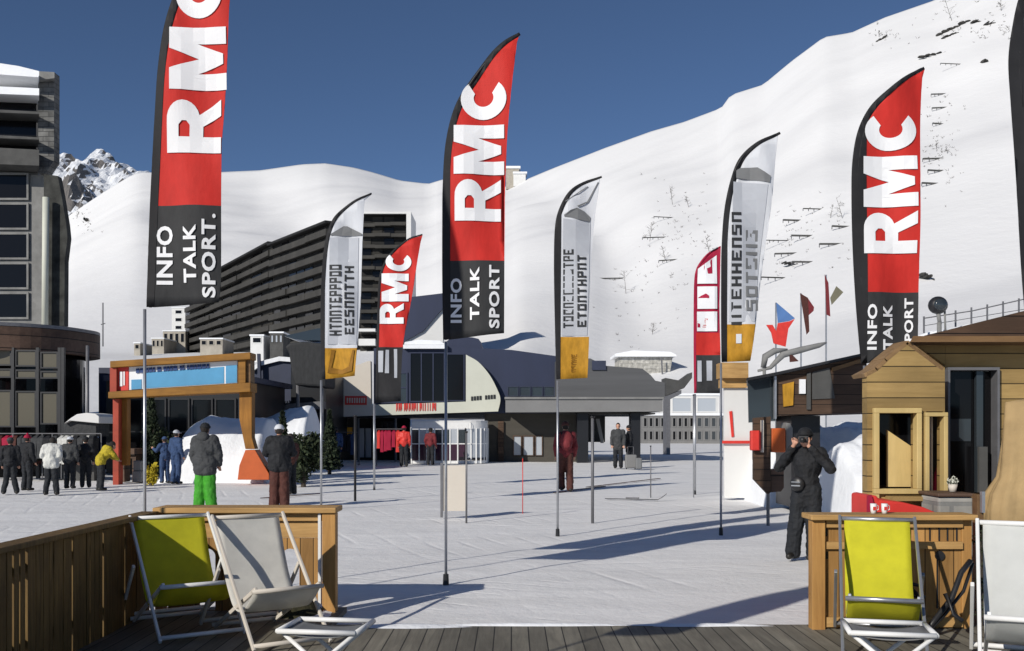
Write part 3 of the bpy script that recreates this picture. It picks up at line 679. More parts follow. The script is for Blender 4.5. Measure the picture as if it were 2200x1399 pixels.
# gate with banner
G = thing('timber_gate', 'ochre timber gate frame carrying a blue banner over the left snow', 'gate', (gx(390,31), 31, 0))
mb = MB(); mb.poly([(236,776),(538,757),(538,772),(236,790)], 30.7, .7); build('top_beam', mb, 'gate', G, bevel=.02)
mb = MB(); mb.poly([(232,842),(538,822),(538,842),(232,856)], 30.6, .8); build('bottom_beam', mb, 'gate', G, bevel=.02)
mb = MB(); mb.poly([(236,790.5),(250,790),(250,841),(236,841.6)], 30.8, .5); build('side_panel', mb, 'postred', G)
mb = MB(); mb.poly([(512,774),(527,773),(527,822.5),(512,823.5)], 30.8, .5); build('side_panel', mb, 'gate', G)
mb = MB(); mb.poly([(527.5,773),(538,772.5),(538,822),(527.5,822.5)], 30.9, .5); build('side_panel', mb, 'chaletd', G)
mb = MB(); mb.pbox(242, 857, 255, 1042, 30.85, .35); build('post', mb, 'postred', G, bevel=.015)
mb = MB(); mb.pbox(256, 857, 273, 1000, 31.1, .3); build('post', mb, 'gatez', G, bevel=.015)
mb = MB(); mb.poly([(514,844),(541,842),(541,940),(548,965),(527,965),(514,900)], 30.85, .4); build('post', mb, 'gatez', G, bevel=.015)
mb = MB(); mb.poly([(510,1031),(514,1000),(527,967),(548,967),(578,1018),(578,1031)], 30.7, .6); build('footing', mb, 'orange', G, bevel=.015)
mb = MB(); mb.poly([(252,790),(276,788.5),(276,838.5),(252,840)], 30.92, .2); o = build('red_panel', mb, 'signred', G)
mb = MB(); mb.poly([(257,799),(263,798.8),(263,830),(257,830)], 30.9, .015); mb.poly([(265,798.6),(268,798.4),(268,828),(265,828)], 30.9, .015); build('lettering', mb, 'whitel', o)
mb = MB(); mb.poly([(277,787.5),(510,773),(510,823),(277,838)], 30.94, .2); o = build('banner', mb, 'whitel', G)
mb = MB(); mb.poly([(307,801),(481,788),(481,823.6),(307,834.8)], 30.925, .012); mb.poly([(282,816),(304,815),(304,835.5),(282,837)], 30.925, .012); mb.poly([(485,786),(509,784.5),(509,822),(485,823.6)], 30.925, .012); build('blue_field', mb, 'skyb', o)
mb = MB(); rg = random.Random(5); x = 292
while x < 444:
    wv = rg.uniform(4, 9); yc = 797-(x-292)*.068
    mb.poly([(x,yc-5),(x+wv,yc-5.4),(x+wv,yc+4),(x,yc+5)], 30.90, .012)
    x += wv+rg.choice([1.2, 1.4, 1.6, 5])
build('lettering', mb, 'skyd', o)

# hotels
def facade(parent, P0, P1, z0, z1a, z1b, floors, bays, mats, rng, depth=12, split=.55):
    """long balconied block between ground points P0 and P1; its roof rises from z1a to z1b"""
    P0 = Vector(P0); P1 = Vector(P1); d = (P1-P0); Lh = d.length; d.normalize(); nn = Vector((d.y, -d.x))
    if nn.y > 0: nn = -nn
    def W(u, o, z): p = P0+d*u+nn*o; return (p.x, p.y, z)
    def blk(mb, u0, u1, o0, o1, za0, za1, zb0, zb1):
        vs = [W(u0,o0,za0), W(u1,o0,zb0), W(u1,o1,zb0), W(u0,o1,za0), W(u0,o0,za1), W(u1,o0,zb1), W(u1,o1,zb1), W(u0,o1,za1)]
        mb.add(vs, [(0,3,2,1),(4,5,6,7),(0,1,5,4),(1,2,6,5),(2,3,7,6),(3,0,4,7)])
    def rz(u, k):
        top = z1a+(z1b-z1a)*u/Lh; return z0+(top-z0)*k/floors
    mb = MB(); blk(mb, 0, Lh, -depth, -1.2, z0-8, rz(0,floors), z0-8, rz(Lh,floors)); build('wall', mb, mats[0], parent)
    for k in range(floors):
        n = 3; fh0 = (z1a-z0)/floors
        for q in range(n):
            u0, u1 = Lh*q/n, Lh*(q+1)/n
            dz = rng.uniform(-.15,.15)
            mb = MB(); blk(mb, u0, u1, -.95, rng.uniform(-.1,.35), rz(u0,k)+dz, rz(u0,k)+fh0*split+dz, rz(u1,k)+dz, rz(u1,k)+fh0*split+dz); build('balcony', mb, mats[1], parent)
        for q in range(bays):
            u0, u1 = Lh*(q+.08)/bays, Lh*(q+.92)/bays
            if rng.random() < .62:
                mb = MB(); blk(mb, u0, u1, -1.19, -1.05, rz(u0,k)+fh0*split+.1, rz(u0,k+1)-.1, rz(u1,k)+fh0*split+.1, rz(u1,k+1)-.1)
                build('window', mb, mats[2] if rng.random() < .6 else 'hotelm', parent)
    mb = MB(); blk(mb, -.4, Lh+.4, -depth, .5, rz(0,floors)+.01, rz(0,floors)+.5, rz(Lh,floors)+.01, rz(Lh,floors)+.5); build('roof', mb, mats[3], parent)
H = thing('long_hotel', 'long dark hotel with fanning rows of balconies below the left snow slope', 'building', (gx(560,235), 235, 15))
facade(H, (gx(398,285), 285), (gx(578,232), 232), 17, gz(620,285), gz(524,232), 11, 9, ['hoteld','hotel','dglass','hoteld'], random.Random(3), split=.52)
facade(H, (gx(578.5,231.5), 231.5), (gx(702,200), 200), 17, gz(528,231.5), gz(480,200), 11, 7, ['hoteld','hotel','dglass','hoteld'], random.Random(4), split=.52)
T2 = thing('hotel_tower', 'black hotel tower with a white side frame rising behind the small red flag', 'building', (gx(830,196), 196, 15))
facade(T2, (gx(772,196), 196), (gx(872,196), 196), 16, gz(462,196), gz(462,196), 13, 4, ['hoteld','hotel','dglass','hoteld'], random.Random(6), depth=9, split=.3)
mb = MB(); mb.pbox(873, 455, 883, 740, 195, 10); mb.pbox(778, 455, 872.9, 459, 195, 10); build('white_frame', mb, 'whitew', T2)
mb = MB(); mb.pbox(770, 706, 806, 712, 194, 1.5); mb.pbox(770, 728, 806, 742, 194, 1.5); build('white_balcony', mb, 'whitew', T2)
def small_block(name, label, a, b, c, d, Y, depth, m, nx, ny, wm='dglass', roof='snow_bank', gap=.3):
    t = thing(name, label, 'building', (gx((a+c)/2, Y), Y, gz(d, Y)))
    mb = MB(); mb.box(gx(a,Y), gx(c,Y), Y, Y+depth, gz(d,Y)-6, gz(b,Y)); build('wall', mb, m, t)
    mb = MB(); mb.box(gx(a,Y)-.15, gx(c,Y)+.15, Y-.15, Y+depth+.15, gz(b,Y)+.005, gz(b,Y)+.28); build('roof', mb, roof, t)
    for i in range(nx):
        for j in range(ny):
            w_, h_ = (c-a)/nx, (d-b)/ny
            win(t, a+w_*(i+gap/2), b+h_*(j+gap/2), a+w_*(i+1-gap/2), b+h_*(j+1-gap/2), Y-.01, wm, m, 1, 1, .12)
    return t
small_block('apartment_block', 'slim white apartment block with dark windows beside the left end of the long hotel', 369, 662, 398, 712, 290, 14, 'whitew', 1, 3, gap=.5)
small_block('village_house', 'beige stepped house below the slim white block', 350, 712, 398, 740, 280, 12, 'beige', 4, 1)
small_block('village_house', 'low beige house with railings left of the stepped house', 326, 728, 352, 748, 270, 10, 'beige', 3, 1)
small_block('village_house', 'tiny beige hut alone on the snow above the timber gate', 288, 738, 301, 752, 240, 8, 'beige', 1, 1)
small_block('village_house', 'pale house at the foot of the long hotel', 430, 729, 478, 744, 200, 8, 'beige', 3, 1)
small_block('village_house', 'white roofed house below the hotel balconies', 538, 722, 566, 740, 180, 6, 'whitew', 1, 1)
small_block('village_house', 'grey house with three pale windows below the hotel balconies', 580, 716, 608, 740, 180, 6, 'concd', 3, 1, wm='pglass')
st = on_slope(1105, 400)
t = thing('lift_station', 'small pale lift station on the ridge behind the middle red flag', 'building', st)
s_ = st.y/FPX
mb = MB(); mb.box(st.x-18*s_, st.x+10*s_, st.y-6, st.y+6, st.z-4, st.z+26*s_+3); build('wall', mb, 'beige', t)
mb = MB(); mb.box(st.x-2*s_, st.x+24*s_, st.y-7.5, st.y+5, st.z-2, st.z+14*s_+3); build('annex', mb, 'whitew', t)
mb = MB(); mb.box(st.x-20*s_, st.x+13*s_, st.y-7, st.y+7, st.z+26*s_+3.01, st.z+31*s_+3); mb.box(st.x-3*s_, st.x+27*s_, st.y-8.5, st.y+6, st.z+14*s_+3.01, st.z+18*s_+3); build('roof', mb, 'snow_bank', t)

# blue shop and canopy left of the lodge
S2 = thing('blue_shop', 'slate blue shop with a snowy roof between the timber gate and the lodge', 'building', (gx(615,47), 47, 0))
mb = MB(); mb.poly([(541,800),(560,786),(600,776),(625,778),(625,905),(541,905)], 47, 5); build('wall', mb, 'slate', S2)
mb = MB(); mb.poly([(541,789),(560,776),(600,766),(626,768),(626,777.5),(600,775.5),(560,785.5),(541,799)], 46.8, 5.4); build('roof', mb, 'snow_bank', S2)
mb = MB(); mb.pbox(625.5, 800, 700, 960, 46.5, 6); build('side_wall', mb, 'lodgeg', S2)
mb = MB(); mb.poly([(552,760),(558,760),(562,905),(556,905)], 46.6, .2); build('post', mb, 'slate', S2)
for a, b in ((586,606),(609,622)): win(S2, a, 860, b, 890, 46.98, 'sglass', 'slate', 2, 1, .05)
mb = MB(); mb.poly([(545,905),(580,884),(620,868),(690,862),(690,878),(620,884),(580,900),(550,916)], 45, 1.2); build('ramp', mb, 'greym', S2)
t = thing('market_canopy', 'dark swooping canopy over the blue shop, left of a white flag', 'canopy', (gx(650,43), 43, 0))
mb = MB(); mb.poly([(611,745),(622,737),(650,734),(700,738),(700,832),(634,828),(626,800),(620,756)], 43, 2.4); build('cover', mb, 'char', t, bevel=.1)
mb = MB(); mb.poly([(610,722),(680,706),(700,704),(700,732),(650,731),(628,728)], 43.3, 2); build('glass_top', mb, 'sglass', t)
mb = MB(); mb.tube([(gx(640,43.8), 43.8, 0), (gx(640,43.8), 43.8, gz(826,43))], .08, 8); build('post', mb, 'greym', t); mb = MB(); mb.tube([(gx(692,43.8), 43.8, 0), (gx(692,43.8), 43.8, gz(826,43))], .08, 8); build('post', mb, 'greym', t)

# ------------------------------------------------------------------ lodge in the middle
LY = 52
L_ = thing('ski_lodge', 'navy lodge with an ivory curved panel and glazed front in the middle', 'building', (gx(1000,LY), LY, 0))
mb = MB(); mb.poly([(803,748),(960,745),(1100,752),(1194,765),(1194,888),(803,888)], LY, 9); build('wall', mb, 'navy', L_)
mb = MB(); mb.poly([(958,747),(960,733),(968,727),(985,725),(1015,725),(1028,728),(1034,736),(1037,750)], LY+.2, 6); build('roof_dome', mb, 'navy', L_)
mb = MB(); mb.pbox(866, 741, 960, 749, LY-.3, 9.3); mb.poly([(870,735),(900,730),(945,732),(958,740.5),(868,740.5)], LY+1, 6); build('roof_snow', mb, 'snow_bank', L_)
mb = MB(); mb.poly([(868,640),(952,630),(952,662),(908,712),(866,735)], LY+12, 1); mb.poly([(866,735),(908,712.5),(952,663),(952,735)], LY+12.2, 1, 1); build('rear_gable', mb, ['navy','whitew'], L_)
win(L_, 880, 757, 956, 864, LY-.01, 'dglass', 'navy', 3, 1, .06)
win(L_, 959, 760, 998, 862, LY-.01, 'dglass', 'navy', 1, 1, .05)
win(L_, 812, 800, 876, 866, LY-.01, 'sglass', 'navy', 2, 2, .07)
cp = [(1001,762)]+[(p.x, p.y) for p in crv([Vector((1001,762)), Vector((1028,778)), Vector((1052,806)), Vector((1068,836)), Vector((1075,858)), Vector((1070,884))], 5)][1:]
mb = MB(); mb.poly(cp+[(802,893),(802,870),(1001,863)], LY-.5, .45); build('ivory_panel', mb, 'ivory', L_)
mb = MB(); mb.poly([(742,795),(790,776),(796,776),(797,870),(801,870),(801,893),(728,896),(706,880),(728,846)], LY-.6, .5); o = build('ivory_panel', mb, 'ivoryw', L_)
mb = MB(); mb.pbox(741, 851, 788, 870, LY-.63, .02); o2 = build('red_plate', mb, 'signred', o)
mb = MB()
for i in range(8): mb.poly([(745+i*5.2,855),(748+i*5.2,855),(747.5+i*5.2,866),(745+i*5.2,866)], LY-.66, .02)
build('lettering', mb, 'ivoryw', o2)
mb = MB(); rg = random.Random(8); x = 851
while x < 940:
    wv = rg.choice([3, 4, 5]); h = 866+(851-x)*.012
    mb.poly([(x,h+1),(x+wv*.45,h+1),(x+wv*.45,h+17),(x,h+18)], LY-.53, .02)
    if rg.random() < .6: mb.poly([(x+wv*.45,h+1),(x+wv,h+1),(x+wv,h+16),(x+wv*.45,h+8)], LY-.53, .02)
    x += wv+rg.choice([1.2, 2, 4.5])
build('lettering', mb, 'signred', L_)
mb = MB()
for i in range(9):
    if i != 4: mb.poly([(1012+i*6,852-i*.5),(1016.5+i*6,852-i*.5),(1016.5+i*6,861-i*.5),(1012+i*6,861-i*.5)], LY-.53, .02)
build('lettering', mb, 'inkl', L_)
for k in range(4): win(L_, 1090+k*26, 830, 1114+k*26, 852, LY-.01, 'sglass', 'slate', 1, 1, .04)
mb = MB(); mb.pbox(1041, 888.3, 1240, 1000, LY+.3, 8); build('lower_wall', mb, 'taupe', L_)
mb = MB(); mb.pbox(1070, 905, 1082, 1000, LY+.15, .3); build('pilaster', mb, 'brown', L_)
for a, b in ((1102,1121),(1123,1147),(1149,1166)): win(L_, a, 936, b, 980, LY+.29, 'pglass', 'brown', 1, 1, .05)
mb = MB(); mb.pbox(700, 896, 880, 1000, LY+3, .4); build('shop_wall', mb, 'hoteld', L_)
for a, b, c, d, m in [(768,918,800,985,'pglass'),(820,905,846,950,'dglass'),(716,916,760,968,'gold')]: win(L_, a, b, c, d, LY+2.98, m, 'lodgeg', 2, 1, .06)
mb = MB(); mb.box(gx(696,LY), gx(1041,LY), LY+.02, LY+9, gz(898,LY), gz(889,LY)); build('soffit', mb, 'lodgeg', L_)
for px in (700, 768, 848): mb = MB(); mb.pbox(px, 898.2, px+4, 1000, LY+.3, .1); build('column', mb, 'greym', L_)
# glazed rounded entrance
P = thing('glass_pavilion', 'glazed entrance pavilion with a rounded white end below the ivory sign', 'pavilion', (gx(960,49), 49, 0))
zt = gz(908, 49)
pts = [(gx(884,49),49),(gx(1000,49),49)]+[(gx(1000,49)+1.05*math.sin(R(a)), 50.05-1.05*math.cos(R(a))) for a in range(15, 91, 15)]+[(gx(1000,49)+1.05, 52)]
for i in range(len(pts)-1):
    (xa,ya),(xb,yb) = pts[i], pts[i+1]
    mb = MB()
    if i == 0:
        n = 7
        for k in range(n):
            u, v = k/n, (k+1)/n; X0, X1 = xa+(xb-xa)*u+.03, xa+(xb-xa)*v-.03
            mb = MB(); mb.box(X0, X1, 49, 49.05, .15, .95); build('lower_panel', mb, 'plum', P)
            mb = MB(); mb.box(X0, X1, 49.01, 49.04, 1.0, zt-.35); build('window', mb, 'pglass' if k in (1,2,5) else 'sglass', P)
    else:
        mb.add([(xa,ya,.3),(xb,yb,.3),(xb,yb,zt-.3),(xa,ya,zt-.3)], [(0,1,2,3)]); build('window', mb, 'pglass', P)
mb = MB(); ribbon(mb, pts, zt-.3, zt, .2); ribbon(mb, pts, 0, .14, .1); ribbon(mb, pts, .95, 1.0, .08)
for x in [pts[0][0]+(pts[1][0]-pts[0][0])*k/7 for k in range(8)]: mb.box(x-.03, x+.03, 48.97, 49.08, 0, zt-.28)
for (x, y) in pts[1:]: mb.box(x-.03, x+.03, y-.03, y+.03, 0, zt-.28)
build('frame', mb, 'whitem', P)
mb = MB(); mb.add([(x, y, z) for z in (zt, zt+.1) for x, y in pts]+[(pts[0][0],52,zt),(pts[0][0],52,zt+.1)], [tuple(range(len(pts), 2*len(pts)))+(2*len(pts)+1,)]+[(i,i+1,len(pts)+i+1,len(pts)+i) for i in range(len(pts)-1)])
build('roof', mb, 'whitew', P)

# grey hall with the passage
Hh = thing('grey_hall', 'grey flat roofed hall over an open passage right of the lodge', 'building', (gx(1310,50), 50, 0))
mb = MB(); mb.poly([(1194.5,775),(1268,770),(1300,786),(1380,792),(1398,806),(1408,818),(1428,822),(1428,856),(1194.5,856)], 50.6, 12); build('roof_block', mb, 'greywall', Hh)
mb = MB(); mb.poly([(1086,857),(1424,857),(1424,884),(1086,886)], 50.2, 12); build('fascia', mb, 'greylt', Hh)
mb = MB(); mb.pbox(1084, 853, 1426, 857.5, 50.1, 12); build('ledge', mb, 'conc', Hh)
mb = MB(); mb.pbox(1272, 775, 1302, 795, 50.5, .3); mb.v = mb.v; build('hatch', mb, 'slate', Hh)
for a, b in ((1240,1264),(1356,1376)): mb = MB(); mb.pbox(a, 886.5, b, 998, 50.9, 1.0); build('pier', mb, 'lodgeg', Hh)
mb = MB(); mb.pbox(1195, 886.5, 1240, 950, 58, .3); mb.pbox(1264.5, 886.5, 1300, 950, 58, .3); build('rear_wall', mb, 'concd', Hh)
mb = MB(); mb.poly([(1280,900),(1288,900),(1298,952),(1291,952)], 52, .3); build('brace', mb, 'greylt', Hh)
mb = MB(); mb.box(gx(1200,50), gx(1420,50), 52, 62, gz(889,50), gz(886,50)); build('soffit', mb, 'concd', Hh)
# chalet up the slope, far terraces
v = on_slope(1390, 805)
t = thing('stone_chalet', 'pale stone chalet with a wide snowy roof on the slope above the grey hall', 'building', v)
sY = v.y
mb = MB(); mb.poly([(1330,765),(1445,768),(1440,796),(1400,800),(1330,790)], sY, 8); mb.poly([(1330,790),(1400,800),(1440,796),(1440,830),(1330,830)], sY, 8); build('wall', mb, 'stonelt', t)
mb = MB(); mb.poly([(1322,760),(1360,753),(1440,756),(1453,762),(1453,766),(1322,766)], sY-1, 10); build('roof', mb, 'snow_bank', t)
mb = MB(); mb.tube([at(1421,768,sY-1.5), at(1424,822,sY-1.5)], .15, 6); build('downpipe', mb, 'greym', t)
t = thing('covered_stair', 'dark roofed stair climbing beside the grey hall', 'stair', (gx(1460,70), 70, 0))
mb = MB(); mb.poly([(1430,812),(1462,818),(1487,800),(1487,812),(1470,834),(1432,850)], 70, 2); build('roof', mb, 'concd', t)
mb = MB(); mb.poly([(1432,851),(1464,838),(1464,846),(1440,858),(1440,980),(1432,980)], 70, 1.6); build('post', mb, 'greym', t)
small_block('terrace_block', 'low white terrace block with two rows of dark windows beyond the passage', 1380, 893, 1492, 950, 125, 10, 'greylt', 9, 2, 'dglass', gap=.25)
small_block('terrace_block', 'low pale block with glazed balconies left of the tallest white flag pole', 1495, 893, 1602, 950, 123, 10, 'greylt', 7, 2, 'sglass', gap=.25)
small_block('white_house', 'plain white house with a flat roof behind the crimson flag', 1438, 850, 1545, 890, 128, 10, 'whitew', 2, 1, 'pglass', gap=.2)

# ------------------------------------------------------------------ right side huts
K = thing('brown_kiosk', 'brown clad kiosk with a smoky glass corner behind the man in black', 'kiosk', (gx(1740,20), 20, 0))
mb = MB(); mb.tpoly([(1667,806),(1862,762),(1862,886),(1667,893)], 20, 2.4); build('cladding', mb, 'brown', K)
mb = MB(); mb.tpoly([(1606,818),(1666,807),(1666,904),(1608,908)], 20.1, 2.0); build('glass_corner', mb, 'sglass', K)
mb = MB(); mb.tpoly([(1604,812),(1666,800),(1862,757),(1862,762),(1666,806.5),(1604,817.5)], 19.8, 2.8); build('roof', mb, 'blackm', K)
mb = MB(); mb.pbox(1664, 808, 1668.5, 900, 19.93, .1); build('corner_post', mb, 'alu', K)
mb = MB(); mb.pbox(1700, 893.5, 1762, 1090, 20.6, 1.2); build('column', mb, 'blackm', K)
mb = MB(); mb.poly([(1682,826),(1706,820),(1704,871),(1684,874)], 19.96, .05); build('ochre_window', mb, 'gold', K)
mb = MB(); mb.pbox(1718, 815, 1731, 846, 19.95, .05); build('white_notice', mb, 'whitel', K)
mb = MB(); mb.poly([(1734,802),(1742,800),(1742,880),(1734,880)], 19.95, .05); mb.poly([(1745,800),(1782,790),(1794,856),(1745,858)], 19.97, .03); build('window', mb, 'concd', K)
mb = MB(); mb.poly([(1788,790),(1852,770),(1852,778),(1790,798)], 19.93, .08); build('shutter', mb, 'chaletd', K)
mb = MB(); mb.poly([(1550,780),(1610,780),(1606,832),(1550,832)], 23, 1.5); t = build('timber_stack', mb, 'pinex', loc=(gx(1578,23), 23, 0)); 
bpy.data.objects.remove(t)
t = thing('info_board', 'brown and orange information board beside the kiosk', 'sign', (gx(1650,17.5), 17.5, 0))
mb = MB(); mb.poly([(1620,898),(1656,895),(1656,1058),(1650,1062),(1620,1030)], 17.5, .12); build('board', mb, 'brown', t)
mb = MB(); mb.pbox(1657, 920, 1688, 972, 17.52, .35); build('orange_box', mb, 'orange', t, bevel=.02)
mb = MB(); mb.pbox(1614, 925, 1635, 968, 17.35, .14); build('orange_box', mb, 'signred', t, bevel=.02)
mb = MB(); mb.pbox(1636.5, 903, 1641, 972, 17.4, .09); build('cream_strip', mb, 'ivoryw', t)
mb = MB(); mb.poly([(1689,908),(1698,910),(1703,920),(1703,962),(1700,970),(1689,970)], 17.6, .3); build('grey_side', mb, 'conc', t)
mb = MB(); mb.poly([(1657,1010),(1684,1007),(1684,1048),(1678,1056),(1657,1058)], 17.54, .3); build('crate', mb, 'fascia', t)
mb = MB(); mb.tube([(gx(1652,17.56), 17.62, -.05), (gx(1652,17.56), 17.62, .7)], .03, 8); build('stake', mb, 'greym', t)
# white snow fence board with red marker behind the tall flag
t = thing('white_barrier', 'white barrier panel with a red slash and red rail beside the tallest white flag', 'barrier', (gx(1585,24), 24, 0))
mb = MB(); mb.pbox(1556, 834, 1616, 1070, 24, .1); build('panel', mb, 'whitew', t)
mb = MB(); mb.pbox(1552, 947, 1618, 953, 23.9, .1); build('red_rail', mb, 'signred', t)
mb = MB(); mb.poly([(1567,884),(1573,883),(1577,938),(1572,939)], 23.97, .03); build('red_mark', mb, 'signred', t)
mb = MB(); mb.pbox(1550, 779, 1608, 812, 23.7, .6); mb.pbox(1550, 812.5, 1606, 833, 23.9, .35); build('timber_lintel', mb, 'pinex', t)

C = thing('wooden_chalet', 'brown board chalet with a pointed gable at the right border', 'building', (gx(2000,10.2), 10.2, 0))
CY = 10.2
def lay(mb, a, b, c, d, y, t): return mb.pbox(a, b, c, d, y, t)
# gable porch front, built round its openings (window 1883-1970 x 885-1055; tall window 1990-2028 x 892-1058)
mb = MB()
mb.poly([(1863,800),(1890,790),(1908,772),(1955,737),(2030,790),(2030,884),(1863,884)], CY-.35, .14)
mb.pbox(1863, 884.2, 1884, 1110, CY-.35, .14); mb.pbox(1969, 884.2, 1990, 1110, CY-.35, .14); mb.pbox(2026, 884.2, 2030, 1110, CY-.35, .14)
mb.pbox(1884, 1055, 1969, 1110, CY-.35, .14); mb.pbox(1990, 1058, 2026, 1110, CY-.35, .14)
build('gable_wall', mb, 'chalet', C)
mb = MB(); mb.tbox(1864, 802, 1872, 1110, CY-.205, 2.9); build('side_wall', mb, 'chalet', C)
mb = MB(); mb.pbox(2031, 735, 2360, 790, CY, .14); mb.pbox(2142, 790.2, 2360, 1110, CY, .14); mb.poly([(1962,735),(2030.5,735),(2030.5,784)], CY, .14)
mb.pbox(2031, 1062, 2141.5, 1110, CY, .14); build('main_wall', mb, 'chalet', C)
mb = MB()
for pa, pb in (((1863,806),(1890,792)),((1888,793),(1910,772)),((1908,773),(1956,734)),((1955,734),(2033,792))):
    a, b = at(*pa, CY-.42), at(*pb, CY-.42); mb.bar(a+Vector((0,.25,0)), b+Vector((0,.25,0)), .36, .04, up=(0,0,1))
build('gable_roof', mb, 'chaletm', C)
mb = MB(); mb.tpoly([(1955,734.8),(1962,722),(2360,722),(2360,734.8)], CY-.4, 3.2); build('roof_edge', mb, 'chaletd', C)
mb = MB(); mb.tpoly([(1985,721.5),(2200,668),(2360,636),(2360,721.5)], CY+1.2, 1.6); build('roof', mb, 'brown', C)
def frame(a, b, c, d, y, w, m, par, nm='window'):
    f = MB(); x0,x1,z1,z0 = gx(a,y),gx(c,y),gz(b,y),gz(d,y)
    f.box(x0-w,x1+w,y-.05,y+.06,z1,z1+w); f.box(x0-w,x1+w,y-.05,y+.06,z0-w,z0); f.box(x0-w,x0,y-.05,y+.06,z0,z1); f.box(x1,x1+w,y-.05,y+.06,z0,z1)
    return build(nm, f, m, par, bevel=.006)
f = frame(1886, 888, 1966, 1050, CY-.36, .05, 'cream', C)
mb = MB(); mb.pbox(1880, 884, 1972, 1058, CY-.05, .03); build('pane', mb, 'dglass', f)
mb = MB(); mb.poly([(1906,924),(1968,966),(1968,1046),(1906,1046)], CY-.2, .03); build('shutter', mb, 'cream', f)
mb = MB(); mb.box(gx(1882,CY)-.04, gx(1970,CY)+.02, CY-.55, CY-.3, gz(1054,CY-.36)-.09, gz(1054,CY-.36)-.05); build('sill', mb, 'chalet', f)
f = frame(1993, 895, 2024, 1055, CY-.36, .04, 'cream', C)
mb = MB(); mb.pbox(1988, 890, 2030, 1060, CY-.05, .03); build('pane', mb, 'dglass', f)
mb = MB(); mb.pbox(1992, 895, 1999, 1055, CY-.22, .05); mb.pbox(2001, 895, 2004, 1055, CY-.24, .05); build('blind', mb, 'ivoryw', f)
mb = MB(); mb.poly([(2008,1057),(2010,1020),(2016,1000),(2026,985),(2026,1057)], CY-.2, .04); build('curtain', mb, 'pinkred', f)
d_ = MB(); d_.box(gx(2031,CY)+.002, gx(2036,CY), CY-.06, CY+.9, gz(1060,CY), gz(790,CY)); d_.box(gx(2137,CY), gx(2142,CY), CY-.06, CY+.08, gz(1060,CY), gz(790,CY)); d_.box(gx(2036,CY), gx(2137,CY), CY-.06, CY+.08, gz(796,CY), gz(790,CY))
dr = build('door', d_, 'greym', C)
mb = MB(); mb.box(gx(2036,CY), gx(2137,CY), CY+.082, CY+.10, gz(1060,CY), gz(796,CY)); build('pane', mb, 'dglass', dr)
mb = MB(); mb.pbox(2098, 798, 2112, 1058, CY+.02, .05); build('stile', mb, 'sglass', dr)
mb = MB(); mb.pbox(2042, 900, 2086, 948, CY+.06, .02); build('inner_window', mb, 'sglass', dr)
mb = MB(); mb.pbox(2104, 960, 2122, 1058, CY-.06, .04); build('stile', mb, 'concd', dr)
mb = MB(); mb.box(gx(1875,CY+3), gx(2360,CY), CY+2.6, CY+2.7, 0, gz(800,CY)); build('rear_wall', mb, 'chaletd', C)
mb = MB(); mb.box(gx(1884,CY+.95), gx(2360,CY), CY+.95, CY+1.0, 0, gz(800,CY)); build('partition', mb, 'chaletd', C)
mb = MB(); mb.pbox(1878, 1062, 1889, 1075, CY-.40, .05); mb.pbox(1993, 1062, 2008, 1075, CY-.40, .05); build('vent', mb, 'cream', C)
# roof terrace railing and lamp behind chalet
t = thing('railing', 'thin wire railing along the snowy bank above the chalet roof', 'railing', (gx(2080,30), 30, 3.9))
mb = MB()
for k in range(8):
    px = 1985+k*34; a = at(px, 716-(px-1985)*.20, 30); b = at(px, 680-(px-1985)*.19, 30); mb = MB(); mb.tube([a, b], .03, 6); build('post', mb, 'greym', t)
mb = MB(); mb.tube([at(1985,684,30), at(2090,668,30), at(2240,634,30)], .02, 6); mb.tube([at(1985,700,30), at(2240,658,30)], .012, 6); build('wire', mb, 'greym', t)
mb = MB()
for i in range(41):
    px = 1975+i*9
    for j in range(8): mb.v.append((gx(px,30), 29.6+j*.8, gz(717-(px-1985)*.20, 30)+.12*noise.noise(Vector((px*.05,j,1)))-.05*j*0 if j else -0.1))
for i in range(40):
    for j in range(7): a = i*8+j; mb.f.append((a, a+8, a+9, a+1)); mb.mi.append(0)
struct('snow_bank', mb, 'snow_bank', smooth=True)
t = thing('floodlight', 'round black floodlight on a short mast above the chalet roof', 'lamp', at(2018,716,29))
c = at(2015, 656, 29)
mb = MB(); mb.ell(c, .28, .22, .26, 16, 10); build('housing', mb, 'blackm', t, smooth=True)
mb = MB(); mb.ell((c.x, c.y-.17, c.z), .19, .08, .17, 14, 8); build('lens', mb, 'sglass', t, smooth=True)
mb = MB(); mb.tube([(c.x, c.y, c.z-.2), (c.x+.06, c.y, c.z-.55)], .06, 8); mb.tube([(c.x+.2, c.y, c.z-.15), (c.x+.22, c.y, c.z-.8)], .03, 8); mb.tube([(c.x+.04, c.y, c.z-.5),(c.x+.04, c.y, c.z-1.0)], .07, 8); build('mast', mb, 'conc', t, smooth=True)

# ------------------------------------------------------------------ terrace fences and furniture
t = thing('slatted_fence', 'dark upright slat fence running along the left side of the terrace', 'fence', (-3.3, 6, 0))
rg = random.Random(11); y = 2.3
mb = MB()
slats = []
while y < 9.02:
    wv = rg.uniform(.05, .13); slats.append((y, wv)); y += wv+rg.choice([.003, .004, .006, .015, .024, .03])
mb = MB()
for y, wv in slats: mb.box(-3.31+rg.uniform(-.008,.008), -3.285+rg.uniform(-.004,.004), y, y+wv, .03, .90+rg.uniform(-.01,.01))
build('slats', mb, 'fence', t)
mb = MB(); mb.box(-3.36, -3.20, 2.3, 9.03, .915, .955); build('top_rail', mb, 'fence', t, bevel=.006)
for za in (.2, .72): mb = MB(); mb.box(-3.345, -3.312, 2.3, 9.03, za, za+.08); build('cross_rail', mb, 'fence', t)
FY = 9.1
t = thing('timber_rail_fence', 'pine framed terrace fence with a wide top rail behind the two left deckchairs', 'fence', (gx(530,FY), FY, 0))
def fx(px): return gx(px, FY)
